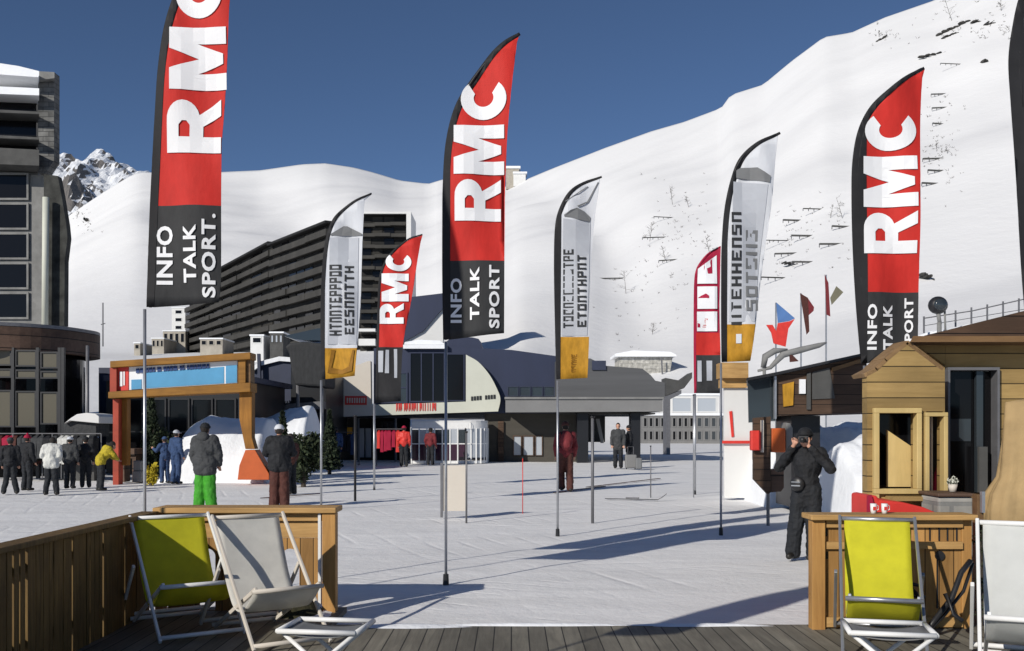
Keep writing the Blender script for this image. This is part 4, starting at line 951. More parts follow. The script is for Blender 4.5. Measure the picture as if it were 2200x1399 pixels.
mb = MB(); mb.box(fx(332), fx(724), FY-.06, FY+.30, .935, .985); build('top_rail', mb, 'pinex', t, bevel=.008)
mb = MB(); mb.box(fx(340), fx(700), FY+.02, FY+.06, .86, .93); build('under_rail', mb, 'pinex', t)
mb = MB(); mb.box(fx(693), fx(722), FY-.03, FY+.10, .0, .932); build('post', mb, 'pine', t, bevel=.006)
mb = MB(); mb.box(fx(335), fx(352), FY-.03, FY+.10, .0, .932); build('post', mb, 'pine', t, bevel=.006)
mb = MB(); mb.box(fx(684), fx(690), FY-.02, FY+.03, .1, .93); build('white_strip', mb, 'whitem', t)
mb = MB(); mb.box(fx(354), fx(684), FY+.062, FY+.085, .70, .855); build('board', mb, 'pinex', t)
# boards with arched openings
n = 0
for (a, b, hole) in ((355,412,None),(412,470,(424,458,1150)),(470,590,None),(590,683,(600,640,1140))):
    mb = MB()
    if hole is None: mb.box(fx(a)+.002, fx(b)-.002, FY+.065, FY+.083, .03, .697)
    else:
        x0, x1, yt = fx(hole[0]), fx(hole[1]), gz(hole[2]+20, FY); zc = min(.60, yt)
        mb.box(fx(a)+.002, x0, FY+.065, FY+.083, .03, .697); mb.box(x1, fx(b)-.002, FY+.065, FY+.083, .03, .697)
        rr = (x1-x0)/2; xc = (x0+x1)/2; zc -= rr; m_ = 12
        for k in range(m_):
            a0, a1 = math.pi-math.pi*k/m_, math.pi-math.pi*(k+1)/m_
            p = [(xc+rr*math.cos(a0), zc+rr*math.sin(a0)), (xc+rr*math.cos(a1), zc+rr*math.sin(a1)), (xc+rr*math.cos(a1), .697), (xc+rr*math.cos(a0), .697)]
            mb.prism(p, FY+.065, .018)
        mb.box(x0, x1, FY+.066, FY+.08, .03, .035)
    build('board_panel', mb, 'pineb', t)
RY = 8.3
def rx(px): return gx(px, RY)
t = thing('timber_rail_fence', 'pine terrace fence with slot holes behind the lime deckchair at the right', 'fence', (rx(1900), RY, 0))
mb = MB(); mb.box(rx(1738), rx(2094), RY-.07, RY+.22, .945, .99); build('top_rail', mb, 'pinex', t, bevel=.008)
mb = MB(); mb.box(rx(1744), rx(1772), RY-.02, RY+.10, 0, .942); build('post', mb, 'pine', t, bevel=.006)
mb = MB(); mb.box(rx(2070), rx(2092), RY+.03, RY+.10, 0, .942); build('post', mb, 'pine', t, bevel=.006)
mb = MB(); mb.box(rx(1772.5), rx(2069.5), RY+.04, RY+.07, .03, .94); build('board_panel', mb, 'pineb', t)
for za, zb in ((.70,.76),(.88,.94),(.05,.13)): mb = MB(); mb.box(rx(1776), rx(2069), RY+.0, RY+.038, za, zb); build('cross_rail', mb, 'pinex', t)
for (a, b, c, d) in ((1772,1135,1779,1153),(1772,1166,1780,1179),(1772,1187,1780,1202)):
    mb = MB(); mb.box(rx(a)+.004, rx(c)+.004, RY+.028, RY+.039, gz(d,RY), gz(b,RY)); build('slot', mb, 'blackm', t)
for px in (2000, 2020, 2038, 2058):
    mb = MB(); mb.box(rx(px), rx(px+2.5), RY+.03, RY+.039, .765, .876); build('slot', mb, 'blackm', t)
mb = MB(); mb.tube([(rx(2022), RY+.036, gz(1195,RY)), (rx(2022), RY+.02, gz(1195,RY))], .04, 16); mb.box(rx(2016), rx(2019), RY+.03, RY+.039, .2, gz(1200,RY)); build('keyhole', mb, 'blackm', t)

def deckchair(label, loc, rz, canvas, frame='whitem', width=.54, sc=1.0, group='canvas deckchairs on the terrace', back=.95):
    t = thing('deckchair', label, 'deckchair', (0,0,0), group); h = width/2
    # local: chair faces -y, x across
    B = lambda n, mb, m, par=t, **k: build(n, mb, m, par, **k)
    for s in (-1, 1):
        mb = MB(); mb.bar((s*h, -.62, .02), (s*h, .42, back+.02), .036, .024, up=(1,0,0)); B('long_rail', mb, frame, bevel=.006)
        mb = MB(); mb.bar((s*(h-.05), .48, .02), (s*(h-.05), -.52, .47), .036, .024, up=(1,0,0)); B('seat_rail', mb, frame, bevel=.006)
        mb = MB(); mb.bar((s*(h+.035), .12, .56), (s*(h+.035), .62, .03), .035, .025, up=(1,0,0)); B('strut', mb, frame, bevel=.005)
    for nm, y, z, ww in (('top_bar', .42, back, h), ('front_bar', -.52, .45, h-.02), ('floor_bar', .47, .04, h-.02), ('floor_bar', -.60, .05, h), ('brace', .60, .06, h+.03)):
        mb = MB(); mb.tube([(-ww, y, z), (ww, y, z)], .018, 10); B(nm, mb, frame, smooth=True)
    prof = crv([Vector((.425, back+.012)), Vector((.33, back-.19)), Vector((.19, .50)), Vector((.0, .29)), Vector((-.2, .255)), Vector((-.38, .34)), Vector((-.525, .468))], 6)
    mb = MB(); n = len(prof); nx = 10; w2 = h-.035
    for p in prof:
        for i in range(nx+1):
            u = i/nx*2-1; mb.v.append((u*w2, p.x, p.y-.018*(1-u*u)+.004*math.sin(p.y*30+u*3)))
    for j in range(n-1):
        for i in range(nx): a = j*(nx+1)+i; mb.f.append((a, a+nx+1, a+nx+2, a+1)); mb.mi.append(0)
    o = B('sling', mb, canvas, smooth=True); sm = o.modifiers.new('thick', 'SOLIDIFY'); sm.thickness = .005
    t.location = loc; t.rotation_euler = (0, 0, rz); t.scale = (sc,)*3
    return t
deckchair('lime yellow canvas deckchair in front of the left pine fence', (gx(392,8.35), 8.35, .035), R(34), 'yellow', 'whitem', .70, .95)
deckchair('off white canvas deckchair with pale rails right of the left lime chair', (gx(566,8.0), 8.05, .035), R(34), 'canvas', 'ivoryw', .62, .98)
deckchair('lime yellow canvas deckchair before the right pine fence', (gx(1878,7.72), 7.6, .035), R(-17), 'yellow', 'alu', .57, .99)
deckchair('large white canvas deckchair at the lower right corner', (gx(2215,6.75), 6.7, .035), R(-24), 'canvasw', 'whitem', .66, 1.04)
# low folding tables whose tops just enter the frame
def low_table(label, loc, rz, top='canvasw'):
    t = thing('folding_stool', label, 'stool', (0,0,0), 'white framed folding stools at the lower border')
    for s in (-1, 1):
        mb = MB(); mb.tube([(-.24, s*.18, .0), (.24, s*.18, .40)], .014, 8); build('leg', mb, 'whitem', t, smooth=True)
        mb = MB(); mb.tube([(.24, s*.16, .0), (-.24, s*.16, .40)], .014, 8); build('leg', mb, 'whitem', t, smooth=True)
    mb = MB()
    for a, b in (((-.25,-.2,.41),(-.25,.2,.41)),((.25,-.2,.41),(.25,.2,.41)),((-.25,-.2,.41),(.25,-.2,.41)),((-.25,.2,.41),(.25,.2,.41))): mb.tube([a, b], .017, 8)
    build('top_frame', mb, 'whitem', t, smooth=True)
    mb = MB(); n = 8
    for i in range(n+1):
        for j in range(n+1): u, v_ = i/n*2-1, j/n*2-1; mb.v.append((u*.24, v_*.19, .405-.03*(1-u*u)))
    for i in range(n):
        for j in range(n): a = i*(n+1)+j; mb.f.append((a, a+n+1, a+n+2, a+1)); mb.mi.append(0)
    o = build('seat', mb, top, t, smooth=True); o.modifiers.new('thick', 'SOLIDIFY').thickness = .006
    t.location = loc; t.rotation_euler = (0,0,rz); return t
low_table('white framed folding stool with a grey seat at the lower edge, left of centre', (gx(702,6.35), 6.35, .035), R(-8), 'midgrey')
low_table('white framed folding stool with a pale seat below the right lime deckchair', (gx(1905,6.3), 6.28, .035), R(-12), 'greylt')

# red draped table, cups, planter, plant
t = thing('draped_table', 'low table under a bright red cloth beside the chalet wall', 'table', (gx(1945,9.2), 9.2, 0))
mb = MB(); n = 24
y0 = 9.05
mb.poly([(1868,1066),(1884,1064),(1890,1074),(1940,1079),(1985,1090),(2018,1104),(2018,1200),(1868,1200)], y0, .5); build('cloth', mb, 'signred', t, bevel=.02)
mb = MB(); mb.poly([(1866,1066),(1873,1064),(1882,1100),(1888,1140),(1866,1140)], y0-.03, .05); build('fold', mb, 'pinkred', t)
for sx in (1875, 2010):
    for yy in (y0+.03, y0+.45): mb = MB(); mb.tube([(gx(sx,y0), yy, 0), (gx(sx,y0), yy, .5)], .02, 8); build('leg', mb, 'greym', t)
def cup(px, label):
    Yc = RY+.06; x = rx(px)
    t = thing('cup', label, 'cup', (x, Yc, .99), 'white cups on the right fence rail')
    mb = MB(); mb.tube([(x,Yc,.992),(x,Yc,1.02),(x,Yc,1.075)], [.020,.024,.026], 14); build('body', mb, 'whitem', t, smooth=True)
    mb = MB(); mb.box(x-.012, x+.012, Yc-.0265, Yc-.024, 1.02, 1.05); build('emblem', mb, 'signred', t)
    mb = MB(); mb.tube([(x+.024,Yc,1.065),(x+.042,Yc,1.055),(x+.042,Yc,1.025),(x+.022,Yc,1.015)], .004, 6); build('handle', mb, 'whitem', t, smooth=True)
cup(1906, 'white cup with a red mark standing on the rail'); cup(1882, 'pale cup at the left end of the red cloth')
PY = 9.3
t = thing('planter_box', 'weathered stone planter under the dark chalet door', 'planter', (gx(2045,PY), PY, 0))
mb = MB(); mb.box(gx(2016,PY), gx(2092,PY), PY, PY+.4, 0, gz(1068,PY)); build('box', mb, 'stonelt', t, bevel=.02)
mb = MB(); mb.box(gx(2012,PY), gx(2094,PY), PY-.03, PY+.43, gz(1068,PY)+.003, gz(1060,PY)); build('rim', mb, 'fascia', t, bevel=.01)
def leafcloud(mb, c, rx_, ry_, rz_, n, s, rng, hollow=.4):
    for _ in range(n):
        while True:
            p = Vector((rng.uniform(-1,1), rng.uniform(-1,1), rng.uniform(-1,1)))
            if hollow < p.length < 1: break
        p = Vector((c[0]+p.x*rx_, c[1]+p.y*ry_, c[2]+p.z*rz_)); a = Vector((rng.gauss(0,1), rng.gauss(0,1), rng.gauss(0,1))).normalized()*s*rng.uniform(.6,1.3)
        b = a.cross(Vector((rng.gauss(0,1), rng.gauss(0,1), rng.gauss(0,1)))).normalized()*s*.5
        mb.add([p-a, p+b, p+a, p-b], [(0,1,2,3)])
t = thing('potted_plant', 'small pale potted plant standing on the planter rim', 'plant', (gx(2062,PY), PY+.2, gz(1060,PY)))
x, z = gx(2062,PY), gz(1060,PY)+.006
mb = MB(); mb.tube([(x,PY+.15,z),(x,PY+.15,z+.07)], [.03,.045], 12); build('pot', mb, 'ivoryw', t, smooth=True)
mb = MB(); leafcloud(mb, (x,PY+.15,z+.10), .05, .05, .045, 90, .014, random.Random(2), .1); build('leaves', mb, 'ivory', t)
mb = MB(); leafcloud(mb, (x-.01,PY+.15,z+.08), .05, .04, .03, 60, .014, random.Random(3), .1); build('stems', mb, 'leafb', t)
# tan folded cover and dark post
t = thing('folded_parasol', 'large tan canvas folded parasol bulging at the right border', 'parasol', (gx(2185,9.2), 9.2, 0))
mb = MB(); sect = [(0.55,.10),(.62,.30),(.78,.42),(.95,.40),(1.1,.36),(1.25,.27),(1.5,.24),(1.75,.22),(1.95,.2),(1.98,.05)]; nn_ = 72
xc = gx(2222, 9.2)
for z, r in sect:
    for j in range(nn_):
        a = 2*math.pi*j/nn_; rr = r*(1+.10*math.sin(5*a+z*2)+.05*abs(math.sin(8*a+1+z))+.03*math.sin(17*a+z*5)); mb.v.append((xc+rr*math.cos(a), 9.3+rr*.8*math.sin(a), z))
for i in range(len(sect)-1):
    for j in range(nn_): mb.f.append((i*nn_+j, i*nn_+(j+1)%nn_, (i+1)*nn_+(j+1)%nn_, (i+1)*nn_+j)); mb.mi.append(0)
mb.f.append(tuple(range((len(sect)-1)*nn_, len(sect)*nn_))); mb.mi.append(0)
build('canopy', mb, 'tan', t, smooth=True)
mb = MB(); mb.tube([(xc,9.3,0),(xc,9.3,2.15)], .03, 10); mb.box(xc-.25, xc+.25, 9.05, 9.55, 0, .06); build('pole', mb, 'fascia', t)
t = thing('dark_post', 'dark weathered post between the right fence and the folded parasol', 'post', (gx(2100,8.55), 8.55, 0))
mb = MB(); mb.box(gx(2094,8.55), gx(2108,8.55), 8.5, 8.6, 0, gz(1062,8.55)); build('shaft', mb, 'chaletd', t, bevel=.006)
mb = MB(); mb.box(gx(2099,8.55), gx(2106,8.55), 8.46, 8.497, gz(1100,8.55), gz(1055,8.55)); build('metal_plate', mb, 'alu', t)
t = thing('ivy_clump', 'straggling green climber on the dark post', 'plant', (gx(2108,8.4), 8.4, .2))
mb = MB(); r_ = random.Random(4)
for k in range(14): leafcloud(mb, (gx(2112,8.4)+r_.uniform(-.05,.05), 8.42+r_.uniform(-.04,.04), .15+k*.055), .06, .05, .05, 34, .015, r_, .1)
build('leaves', mb, 'leafb', t)
mb = MB(); mb.tube([(gx(2110,8.42),8.45,0),(gx(2114,8.42),8.44,.4),(gx(2108,8.42),8.45,.9)], [.02,.015,.008], 6); build('stem', mb, 'bark', t)
# black bicycle-like folding trolley frame in front of the right fence
t = thing('folding_trolley', 'black tubular folding frame leaning between fence and white deckchair', 'trolley', (gx(2040,7.9), 7.9, 0))
def tb(pts, r, nm='tube'):
    mb = MB(); mb.tube([at(a, b, y) for a, b, y in pts], r, 8); build(nm, mb, 'blackm', t, smooth=True)
tb([(1984,1365,7.9),(2010,1330,7.95),(2045,1285,8.0),(2065,1230,8.05),(2085,1205,8.1)], .022)
tb([(1990,1362,7.9),(2030,1320,8.0),(2070,1270,8.1),(2090,1210,8.15)], .014)
tb([(2030,1275,7.95),(2050,1320,7.9),(2068,1335,7.85)], .018)
tb([(1955,1255,8.15),(1968,1275,8.12),(1970,1300,8.1),(1976,1345,8.0)], .02, 'stem')
tb([(1953,1253,8.12),(1982,1260,8.14)], .014, 'handle'); tb([(1958,1278,8.12),(1986,1283,8.14)], .018, 'handle')

# ------------------------------------------------------------------ posts, barriers, skis on the snow
def marker(px, yb, yt, r, m, label, grp='marker poles on the snow'):
    Y = gY(yb); x = gx(px, Y); t = thing('marker_pole', label, 'pole', (x, Y, 0), grp)
    mb = MB(); mb.tube([(x, Y, -.1), (x, Y, gz(yt, Y))], r, 8); build('shaft', mb, m, t, smooth=True)
    mb = MB(); mb.tube([(x, Y, gz(yt,Y)), (x, Y, gz(yt,Y)+.03)], r*1.5, 8); build('cap', mb, 'blackm', t, smooth=True); return t
marker(1002, 1122, 930, .018, 'greym', 'thin dark marker pole right of the middle flag pole')
marker(1123, 1102, 985, .009, 'signred', 'slim red marker pole in the open snow')
marker(1273, 1122, 898, .028, 'greym', 'sturdy dark grey pole right of the person with the red backpack')
marker(763, 1075, 895, .03, 'blackm', 'dark pole in front of the lodge shop')
marker(1398, 1068, 960, .014, 'greym', 'faint thin pole right of the dark suitcase')
marker(1490, 1068, 850, .015, 'alu', 'thin pale pole below the crimson flag')
t = thing('pale_board', 'narrow pale board standing behind the middle flag pole', 'board', (gx(978,19), 19, 0))
mb = MB(); mb.pbox(952, 1000, 1000, 1098, 19.0, .03); build('panel', mb, 'ivoryw', t)
mb = MB(); mb.pbox(946, 995, 951.5, 1112, 18.98, .06); build('stake', mb, 'greym', t)
def ski(a, b, m, label, grp='slats lying on the snow', kind='batten'):
    pa, pb = Vector((gx(a[0],gY(a[1])), gY(a[1]), .012)), Vector((gx(b[0],gY(b[1])), gY(b[1]), .012))
    t = thing(kind, label, kind, pa, grp); d = (pb-pa).normalized(); s = Vector((-d.y, d.x, 0)); mb = MB(); n = 14; L = (pb-pa).length; k = 0
    for i in range(n+1):
        u = i/n; w_ = .045*(1-.3*math.sin(math.pi*u)) * (1 if .04 < u < .94 else .55); lift = max(0, u-.88)*(1.2 if kind == 'ski' else 0)
        p = pa.lerp(pb, u)+Vector((0,0,lift))
        mb.v += [tuple(p-s*w_), tuple(p+s*w_), tuple(p-s*w_+Vector((0,0,.015))), tuple(p+s*w_+Vector((0,0,.015)))]
    for i in range(n):
        a_ = i*4; mb.f += [(a_+2,a_+6,a_+7,a_+3),(a_,a_+1,a_+5,a_+4),(a_,a_+4,a_+6,a_+2),(a_+1,a_+3,a_+7,a_+5)]; mb.mi += [0]*4
    build('blade', mb, m, t)
    c_ = pa.lerp(pb, .45); mb = MB(); mb.bar(c_-d*.16+Vector((0,0,.035)), c_+d*.16+Vector((0,0,.035)), .06, .035); (build('binding', mb, 'greym', t) if kind == 'ski' else None)
ski((1300,1073),(1432,1076),'blackm','black ski lying flat right of the red backpack person', 'skis', 'ski')
ski((1190,1060),(1300,1046),'brownt','dark red batten on the snow nearest the red backpack person')  # dark strip laid on the snow to stand for a thin pole shadow
ski((1260,1048),(1418,1029),'brownt','long dark red batten right of the dark grey pole')  # another pole shadow drawn as a long dark strip
ski((560,1072),(690,1062),'brownt','dark red batten beside the person in the white cap')  # thin dark red strip laid flat on the snow

# ------------------------------------------------------------------ slope details: snow fences, shrubs, rocks, pennants
def snow_fence(px, py, wpx, label, tilt=0, hpx=8, n=5):
    c = on_slope(px, py); s = c.y/FPX; t = thing('snow_fence', label, 'snow fence', c, 'snow fences on the right slope')
    W = wpx*s; Hh_ = hpx*s*.8; mb = MB(); mp = MB()
    for k in range(n):
        x = c.x-W/2+W*k/(n-1); z = c.z+tilt*s*(k/(n-1)-.5); mp = MB(); mp.box(x-.1, x+.1, c.y-.25, c.y-.05, z-.6, z+Hh_); build('post', mp, 'greym', t)
    for q in (.25, .6, .95): mb.bar((c.x-W/2, c.y-.4, c.z-tilt*s/2+Hh_*q), (c.x+W/2, c.y-.4, c.z+tilt*s/2+Hh_*q), .16, .16)
    build('bar', mb, 'concd', t)
r_ = random.Random(21)
for i, (px, py, wpx, lb) in enumerate([(1712,478,60,'topmost grey snow fence right of the tall white flag'),(1735,510,70,'second grey snow fence right of the tall white flag'),(1700,548,72,'longest low snow fence near the tall white flag'),
      (1790,528,60,'snow fence touching the right red flag edge'),(1735,566,68,'lowest snow fence above the small pennants'),(1810,490,46,'snow fence left of the right red flag with a tall post'),
      (2020,205,40,'uppermost snow fence in the column right of the right red flag'),(2022,235,40,'second snow fence down the column right of the right red flag'),(2018,270,30,'third snow fence down the column right of the right red flag'),
      (2010,345,56,'wide snow fence halfway down the column right of the right red flag'),(2015,372,44,'fifth snow fence down the column right of the right red flag'),(2000,400,40,'lowest snow fence of the column right of the right red flag')]):
    snow_fence(px, py, wpx, lb, tilt=r_.uniform(-3,3), hpx=r_.uniform(3,5.5), n=r_.choice([4,5,6]))
def bare_tree(px, py, hpx, label, name='bare_shrub', grp='bare shrubs on the snow slope', rng=None, lean=0):
    c = on_slope(px, py); s = c.y/FPX; H_ = hpx*s; t = thing(name, label, 'shrub', c, grp); mb = MB(); mc = MB(); w_ = .35*s*1.2
    mb.tube([(c.x, c.y-.5, c.z-1), (c.x+lean*H_*.3, c.y-.5, c.z+H_*.45), (c.x+lean*H_*.6, c.y-.5, c.z+H_)], [w_*1.2, w_, w_*.5], 5)
    for k in range(rng.randint(9, 15)):
        u = rng.uniform(.15, .95); a = Vector((c.x+lean*H_*.6*u, c.y-.5, c.z+H_*u)); d = Vector((rng.uniform(-1,1), rng.uniform(-.5,.5), rng.uniform(.0,.9))).normalized()*H_*rng.uniform(.3,.6)*(1.1-u*.6)
        mc.tube([a, a+d*.5, a+d+Vector((0,0,-.05*H_))], [w_*.6, w_*.45, w_*.2], 4)
        for q in range(3):
            e = a+d*rng.uniform(.3,.9); mc.tube([e, e+Vector((rng.uniform(-1,1), rng.uniform(-.4,.4), rng.uniform(-.2,1)))*H_*.16], [w_*.4, w_*.15], 4)
    build('trunk', mb, 'bark', t); build('twigs', mc, 'bark', t)
rr = random.Random(31)
for px, py, h_, lb in [(2045,45,46,'bare tree near the top right corner'),(2150,25,24,'short bare shrub at the upper right edge'),(1888,80,14,'bare shrub on the ridge line'),(1782,470,26,'twiggy shrub right of the tall white flag'),
      (1445,440,34,'thin shrub at the top of the left scrub group'),(1480,445,22,'small shrub right of the thin one in the scrub group'),(1395,520,40,'spindly shrub on the open slope left of the crimson flag'),(1430,560,26,'low shrub in the middle of the open slope'),
      (1345,632,48,'leaning bare tree with a short branch on the open slope'),(1525,545,36,'dark twiggy tree behind the crimson flag tip'),(1400,720,26,'dark stub tree above the stone chalet'),(2010,320,16,'olive shrub in the snow fence column'),(2035,330,14,'second olive shrub in the snow fence column'),
      (190,480,10,'tiny shrub on the left slope'),(165,470,14,'small dark shrub below the rocky summit'),(1810,470,44,'tall bare pole-like tree beside the right red flag')]:
    bare_tree(px, py, h_, lb, rng=rr, lean=rr.uniform(-.6,.6))
for i, (px, py, wpx, lb) in enumerate([(1440,470,70,'highest snow fence of the scrub group left of the crimson flag'),(1425,512,90,'middle snow fence of the scrub group left of the crimson flag'),(1445,560,60,'lowest snow fence of the scrub group left of the crimson flag'),
      (1690,520,110,'very long thin snow fence between the tall white flag and the right red flag'),(1760,452,70,'thin snow fence high above the small pennants'),(1680,600,90,'snow fence just above the blue and red pennant'),(2060,140,80,'snow fence under the top right rock ribs'),(1300,600,80,'lone snow fence right of the middle white flag')]):
    snow_fence(px, py, wpx, lb, tilt=rr.uniform(-5,5), hpx=rr.uniform(1.2,2.6), n=rr.choice([7,8,9]))
def rock(px, py, wpx, hpx, label, rng, tilt=0):
    c = on_slope(px, py); s = c.y/FPX; mb = MB(); k = 6
    for i in range(k):
        u = (i/(k-1)-.5)*wpx*s; mb.ell((c.x+u, c.y-.5, c.z+tilt*u+rng.uniform(-.5,.5)), wpx*s/k*rng.uniform(.6,1.1), 2.5, hpx*s*rng.uniform(.3,.6), 7, 5)
    for i, v in enumerate(mb.v): n_ = noise.noise(Vector(v)*.8); mb.v[i] = (v[0]+n_*.6*s*3, v[1], v[2]+n_*.6*s*3)
    o = build('rock_outcrop', mb, 'rockd', loc=tuple(c)); tag(o, label, 'rock', 'rock outcrops on the slopes')
for a in [(2048,62,60,5,'longest dark rock rib near the top right corner',.5),(2040,78,30,3,'short rock rib below the longest one',.4),(2095,50,14,3,'small dark rock at the top right',0),(2125,52,18,3,'row of small rocks nearest the right border flag',0),(1893,86,20,3,'rock streak on the upper ridge',.6),
          (2113,136,9,7,'square dark boulder left of the right border flag',0),(188,475,12,9,'dark rock on the left slope',-.6),(1703,570,40,1.5,'thin rock band above the small pennants',0),(1990,600,24,9,'grey rock beside the right red flag',-.6),(2010,120,60,1.6,'thin curved rock line under the rock ribs',.15)]:
    rock(*a[:5], rr, a[5])
def scrub(name, label, regions, rng):
    mb = MB()
    for (x0, y0, x1, y1, n, sz) in regions:
        for _ in range(n):
            px, py = rng.gauss((x0+x1)/2, (x1-x0)/3.2), rng.gauss((y0+y1)/2, (y1-y0)/3.2)
            c = on_slope(px, py); s = c.y/FPX; h = s*sz*rng.uniform(.5, 2.2); w_ = s*.35
            for q in range(rng.randint(2, 5)):
                d = Vector((rng.uniform(-1.2,1.2), rng.uniform(-.6,.6), rng.uniform(.1,1)))*h
                mb.tube([c-Vector((0,0,.5)), c+d*.6+Vector((0,-.3,0)), c+d], [w_, w_*.8, w_*.3], 3)
    o = build(name, mb, 'bark'); return tag(o, label, 'scrub', kind='stuff')
rs = random.Random(77)
scrub('scrub', 'fine dark scrub poking through the snow of the right slope', [(1380,400,1530,640,90,3.0),(1640,440,1840,580,70,2.6),(1985,180,2060,420,60,3.0),(2000,20,2180,90,60,4.5),(1860,60,1960,100,20,3),(1990,310,2050,345,34,3),(150,440,210,500,24,2.5),(1560,560,1700,600,14,2),(1290,560,1420,740,26,3)], rs)
def pennant(px, yb, yt, polys, label, Y=60):
    t = thing('pennant', label, 'flag', (gx(px,Y), Y, 0), 'small pennants right of the tall white flag'); mb = MB()
    gzv = tz(px, Y); mb.tube([(gx(px,Y), Y+.1, gzv-.3), (gx(px,Y), Y+.1, gz(yt,Y))], .05, 6); build('pole', mb, 'alu', t)
    for pts, m in polys: mb = MB(); mb.poly(pts, Y, .04); build('cloth', mb, m, t)
M['penblue'] = mat('pennant_blue', (.08, .17, .38), .7, .15, 1); M['penbrn'] = mat('pennant_olive', (.16, .15, .10), .7, .2, 1)
pennant(1668, 748, 650, [([(1668,650),(1708,684),(1696,690),(1671,694)],'penblue'),([(1671,694.5),(1696,690.5),(1708,685),(1694,706),(1688,745),(1662,738),(1657,715),(1646,698),(1660,698),(1668,712)],'signred')], 'blue and red pennant nearest the tall white flag')
pennant(1722, 720, 630, [([(1719,630),(1736,640),(1739,712),(1733,719)],'brownt'),([(1736,641),(1749,660),(1748,668),(1738,677)],'rust')], 'maroon curved pennant, middle of the three')
pennant(1776, 692, 590, [([(1772,590),(1780,608),(1784,680),(1776,676)],'rust'),([(1784,640),(1797,615),(1812,628),(1787,655)],'penbrn')], 'maroon and olive pennant nearest the right red flag')
t = thing('awning_frame', 'curved grey awning arms on the snow above the brown kiosk', 'awning', (gx(1700,40), 40, 0))
mb = MB()
mb.tube([at(1628,797,40), at(1655,790,40), at(1682,762,40), at(1720,752,40), at(1760,742,40), at(1776,736,40)], [.05,.08,.14,.13,.1,.03], 8)
mb.tube([at(1640,790,40), at(1644,766,40), at(1664,754,40), at(1692,751,40)], [.12,.14,.13,.04], 8); build('arm', mb, 'conc', t, smooth=True)
mb = MB(); mb.poly([(1697,760),(1704,764),(1716,776),(1698,778)], 39.9, .1); build('flap', mb, 'brownt', t)
mb = MB(); mb.tube([at(1642,790,40), Vector((gx(1642,40), 40, 0))], .07, 6); build('post', mb, 'conc', t)

# ------------------------------------------------------------------ trees and bushes in front of the shops
def bush(label, px, yb, wpx, hpx, Y, rng, m='leafb', n=900, name='bush', cone=False):
    s = Y/FPX; x = gx(px, Y); t = thing(name, label, 'bush' if not cone else 'tree', (x, Y, 0), 'dark evergreens before the shops'); mb = MB()
    W, H_ = wpx*s/2, hpx*s
    for k in range(9 if not cone else 12):
        if cone: u = k/11; leafcloud(mb, (x, Y, H_*(.12+.86*u)), W*(1.05-u), W*(1.05-u), H_*.07, int(n/12), .09, rng, .3)
        else: leafcloud(mb, (x+rng.uniform(-.6,.6)*W, Y+rng.uniform(-.4,.4)*W, H_*rng.uniform(.35,.7)), W*.45, W*.45, H_*.32, int(n/9), .09, rng, .3)
    build('crown' if cone else 'foliage', mb, m, t)
    mb = MB(); mb.tube([(x,Y,-.05),(x,Y,H_*.8)], [.08,.02], 7)
    for q in range(5): a = rng.uniform(0,6.28); mb.tube([(x,Y,H_*(.2+.1*q)),(x+math.cos(a)*W*.6,Y+math.sin(a)*W*.6,H_*(.35+.1*q))], [.03,.01], 5)
    build('trunk', mb, 'bark', t)
rb = random.Random(41)
bush('dark bush behind the blue dressed person', 352, 1000, 80, 120, 32.5, rb, n=2200)
bush('dark conifer in front of the black shop front', 325, 1000, 60, 190, 34.5, rb, 'leaf', 2200, 'conifer', True)
bush('dark bush right of the person in the white cap', 652, 1000, 96, 125, 29.5, rb, n=2400)
bush('slim dark conifer behind the white flag pole', 708, 1000, 56, 130, 38, rb, 'leaf', 2200, 'conifer', True)
bush('pale green bush beside the large flag pole', 325, 1000, 26, 50, 30, rb, 'yel2', 500)
bush('pointed dark conifer behind the person in the white cap', 607, 1000, 62, 150, 31, rb, 'leaf', 1900, 'conifer', True)

# ------------------------------------------------------------------ clothes racks, kiosk
def rack(label, px, Y, w_, mats, rng, h=1.55):
    x = gx(px, Y); t = thing('clothes_rack', label, 'clothes rack', (x, Y, 0), 'clothes racks before the shops')
    mb = MB()
    for s in (-1, 1): mb.tube([(x+s*w_/2, Y, 0), (x+s*w_/2, Y, h)], .02, 6); mb.bar((x+s*w_/2, Y-.25, .03), (x+s*w_/2, Y+.25, .03), .04)
    mb.tube([(x-w_/2, Y, h), (x+w_/2, Y, h)], .02, 6); build('frame', mb, 'greym', t)
    k = 0; xx = x-w_/2+.12
    while xx < x+w_/2-.1:
        wd = rng.uniform(.10, .2); ln = rng.uniform(.65, 1.0); mb = MB(); zt = h-.06
        mb.v += [(xx-wd*.3,Y-.02,zt),(xx+wd*.3,Y-.02,zt),(xx+wd*.3,Y+.1,zt),(xx-wd*.3,Y+.1,zt)]
        for z_, q in ((zt-.1,.62),(zt-ln*.6,.5),(zt-ln,.6)):
            mb.v += [(xx-wd*q,Y-.24,z_),(xx+wd*q,Y-.24,z_),(xx+wd*q,Y+.24,z_),(xx-wd*q,Y+.24,z_)]
        for i in range(3): mb.f += [(i*4+a, i*4+(a+1)%4, i*4+4+(a+1)%4, i*4+4+a) for a in range(4)]
        mb.f += [(0,1,2,3),(15,14,13,12)]; mb.mi += [0]*14
        build('garment', mb, rng.choice(mats), t, bevel=.015); xx += wd+.03
    return t
rc = random.Random(51)
rack('clothes rack with red jackets before the lodge shop', 838, 46, 1.25, ['signred','signred','pinkred'], rc, 1.7)
rack('clothes rack with crimson jackets at the left border', 20, 33.2, 2.2, ['pinkred','brownt','blackc','rust'], rc)
rack('clothes rack with black jackets below the left glazing', 80, 33.0, 1.6, ['blackc','brownt','coatg'], rc)
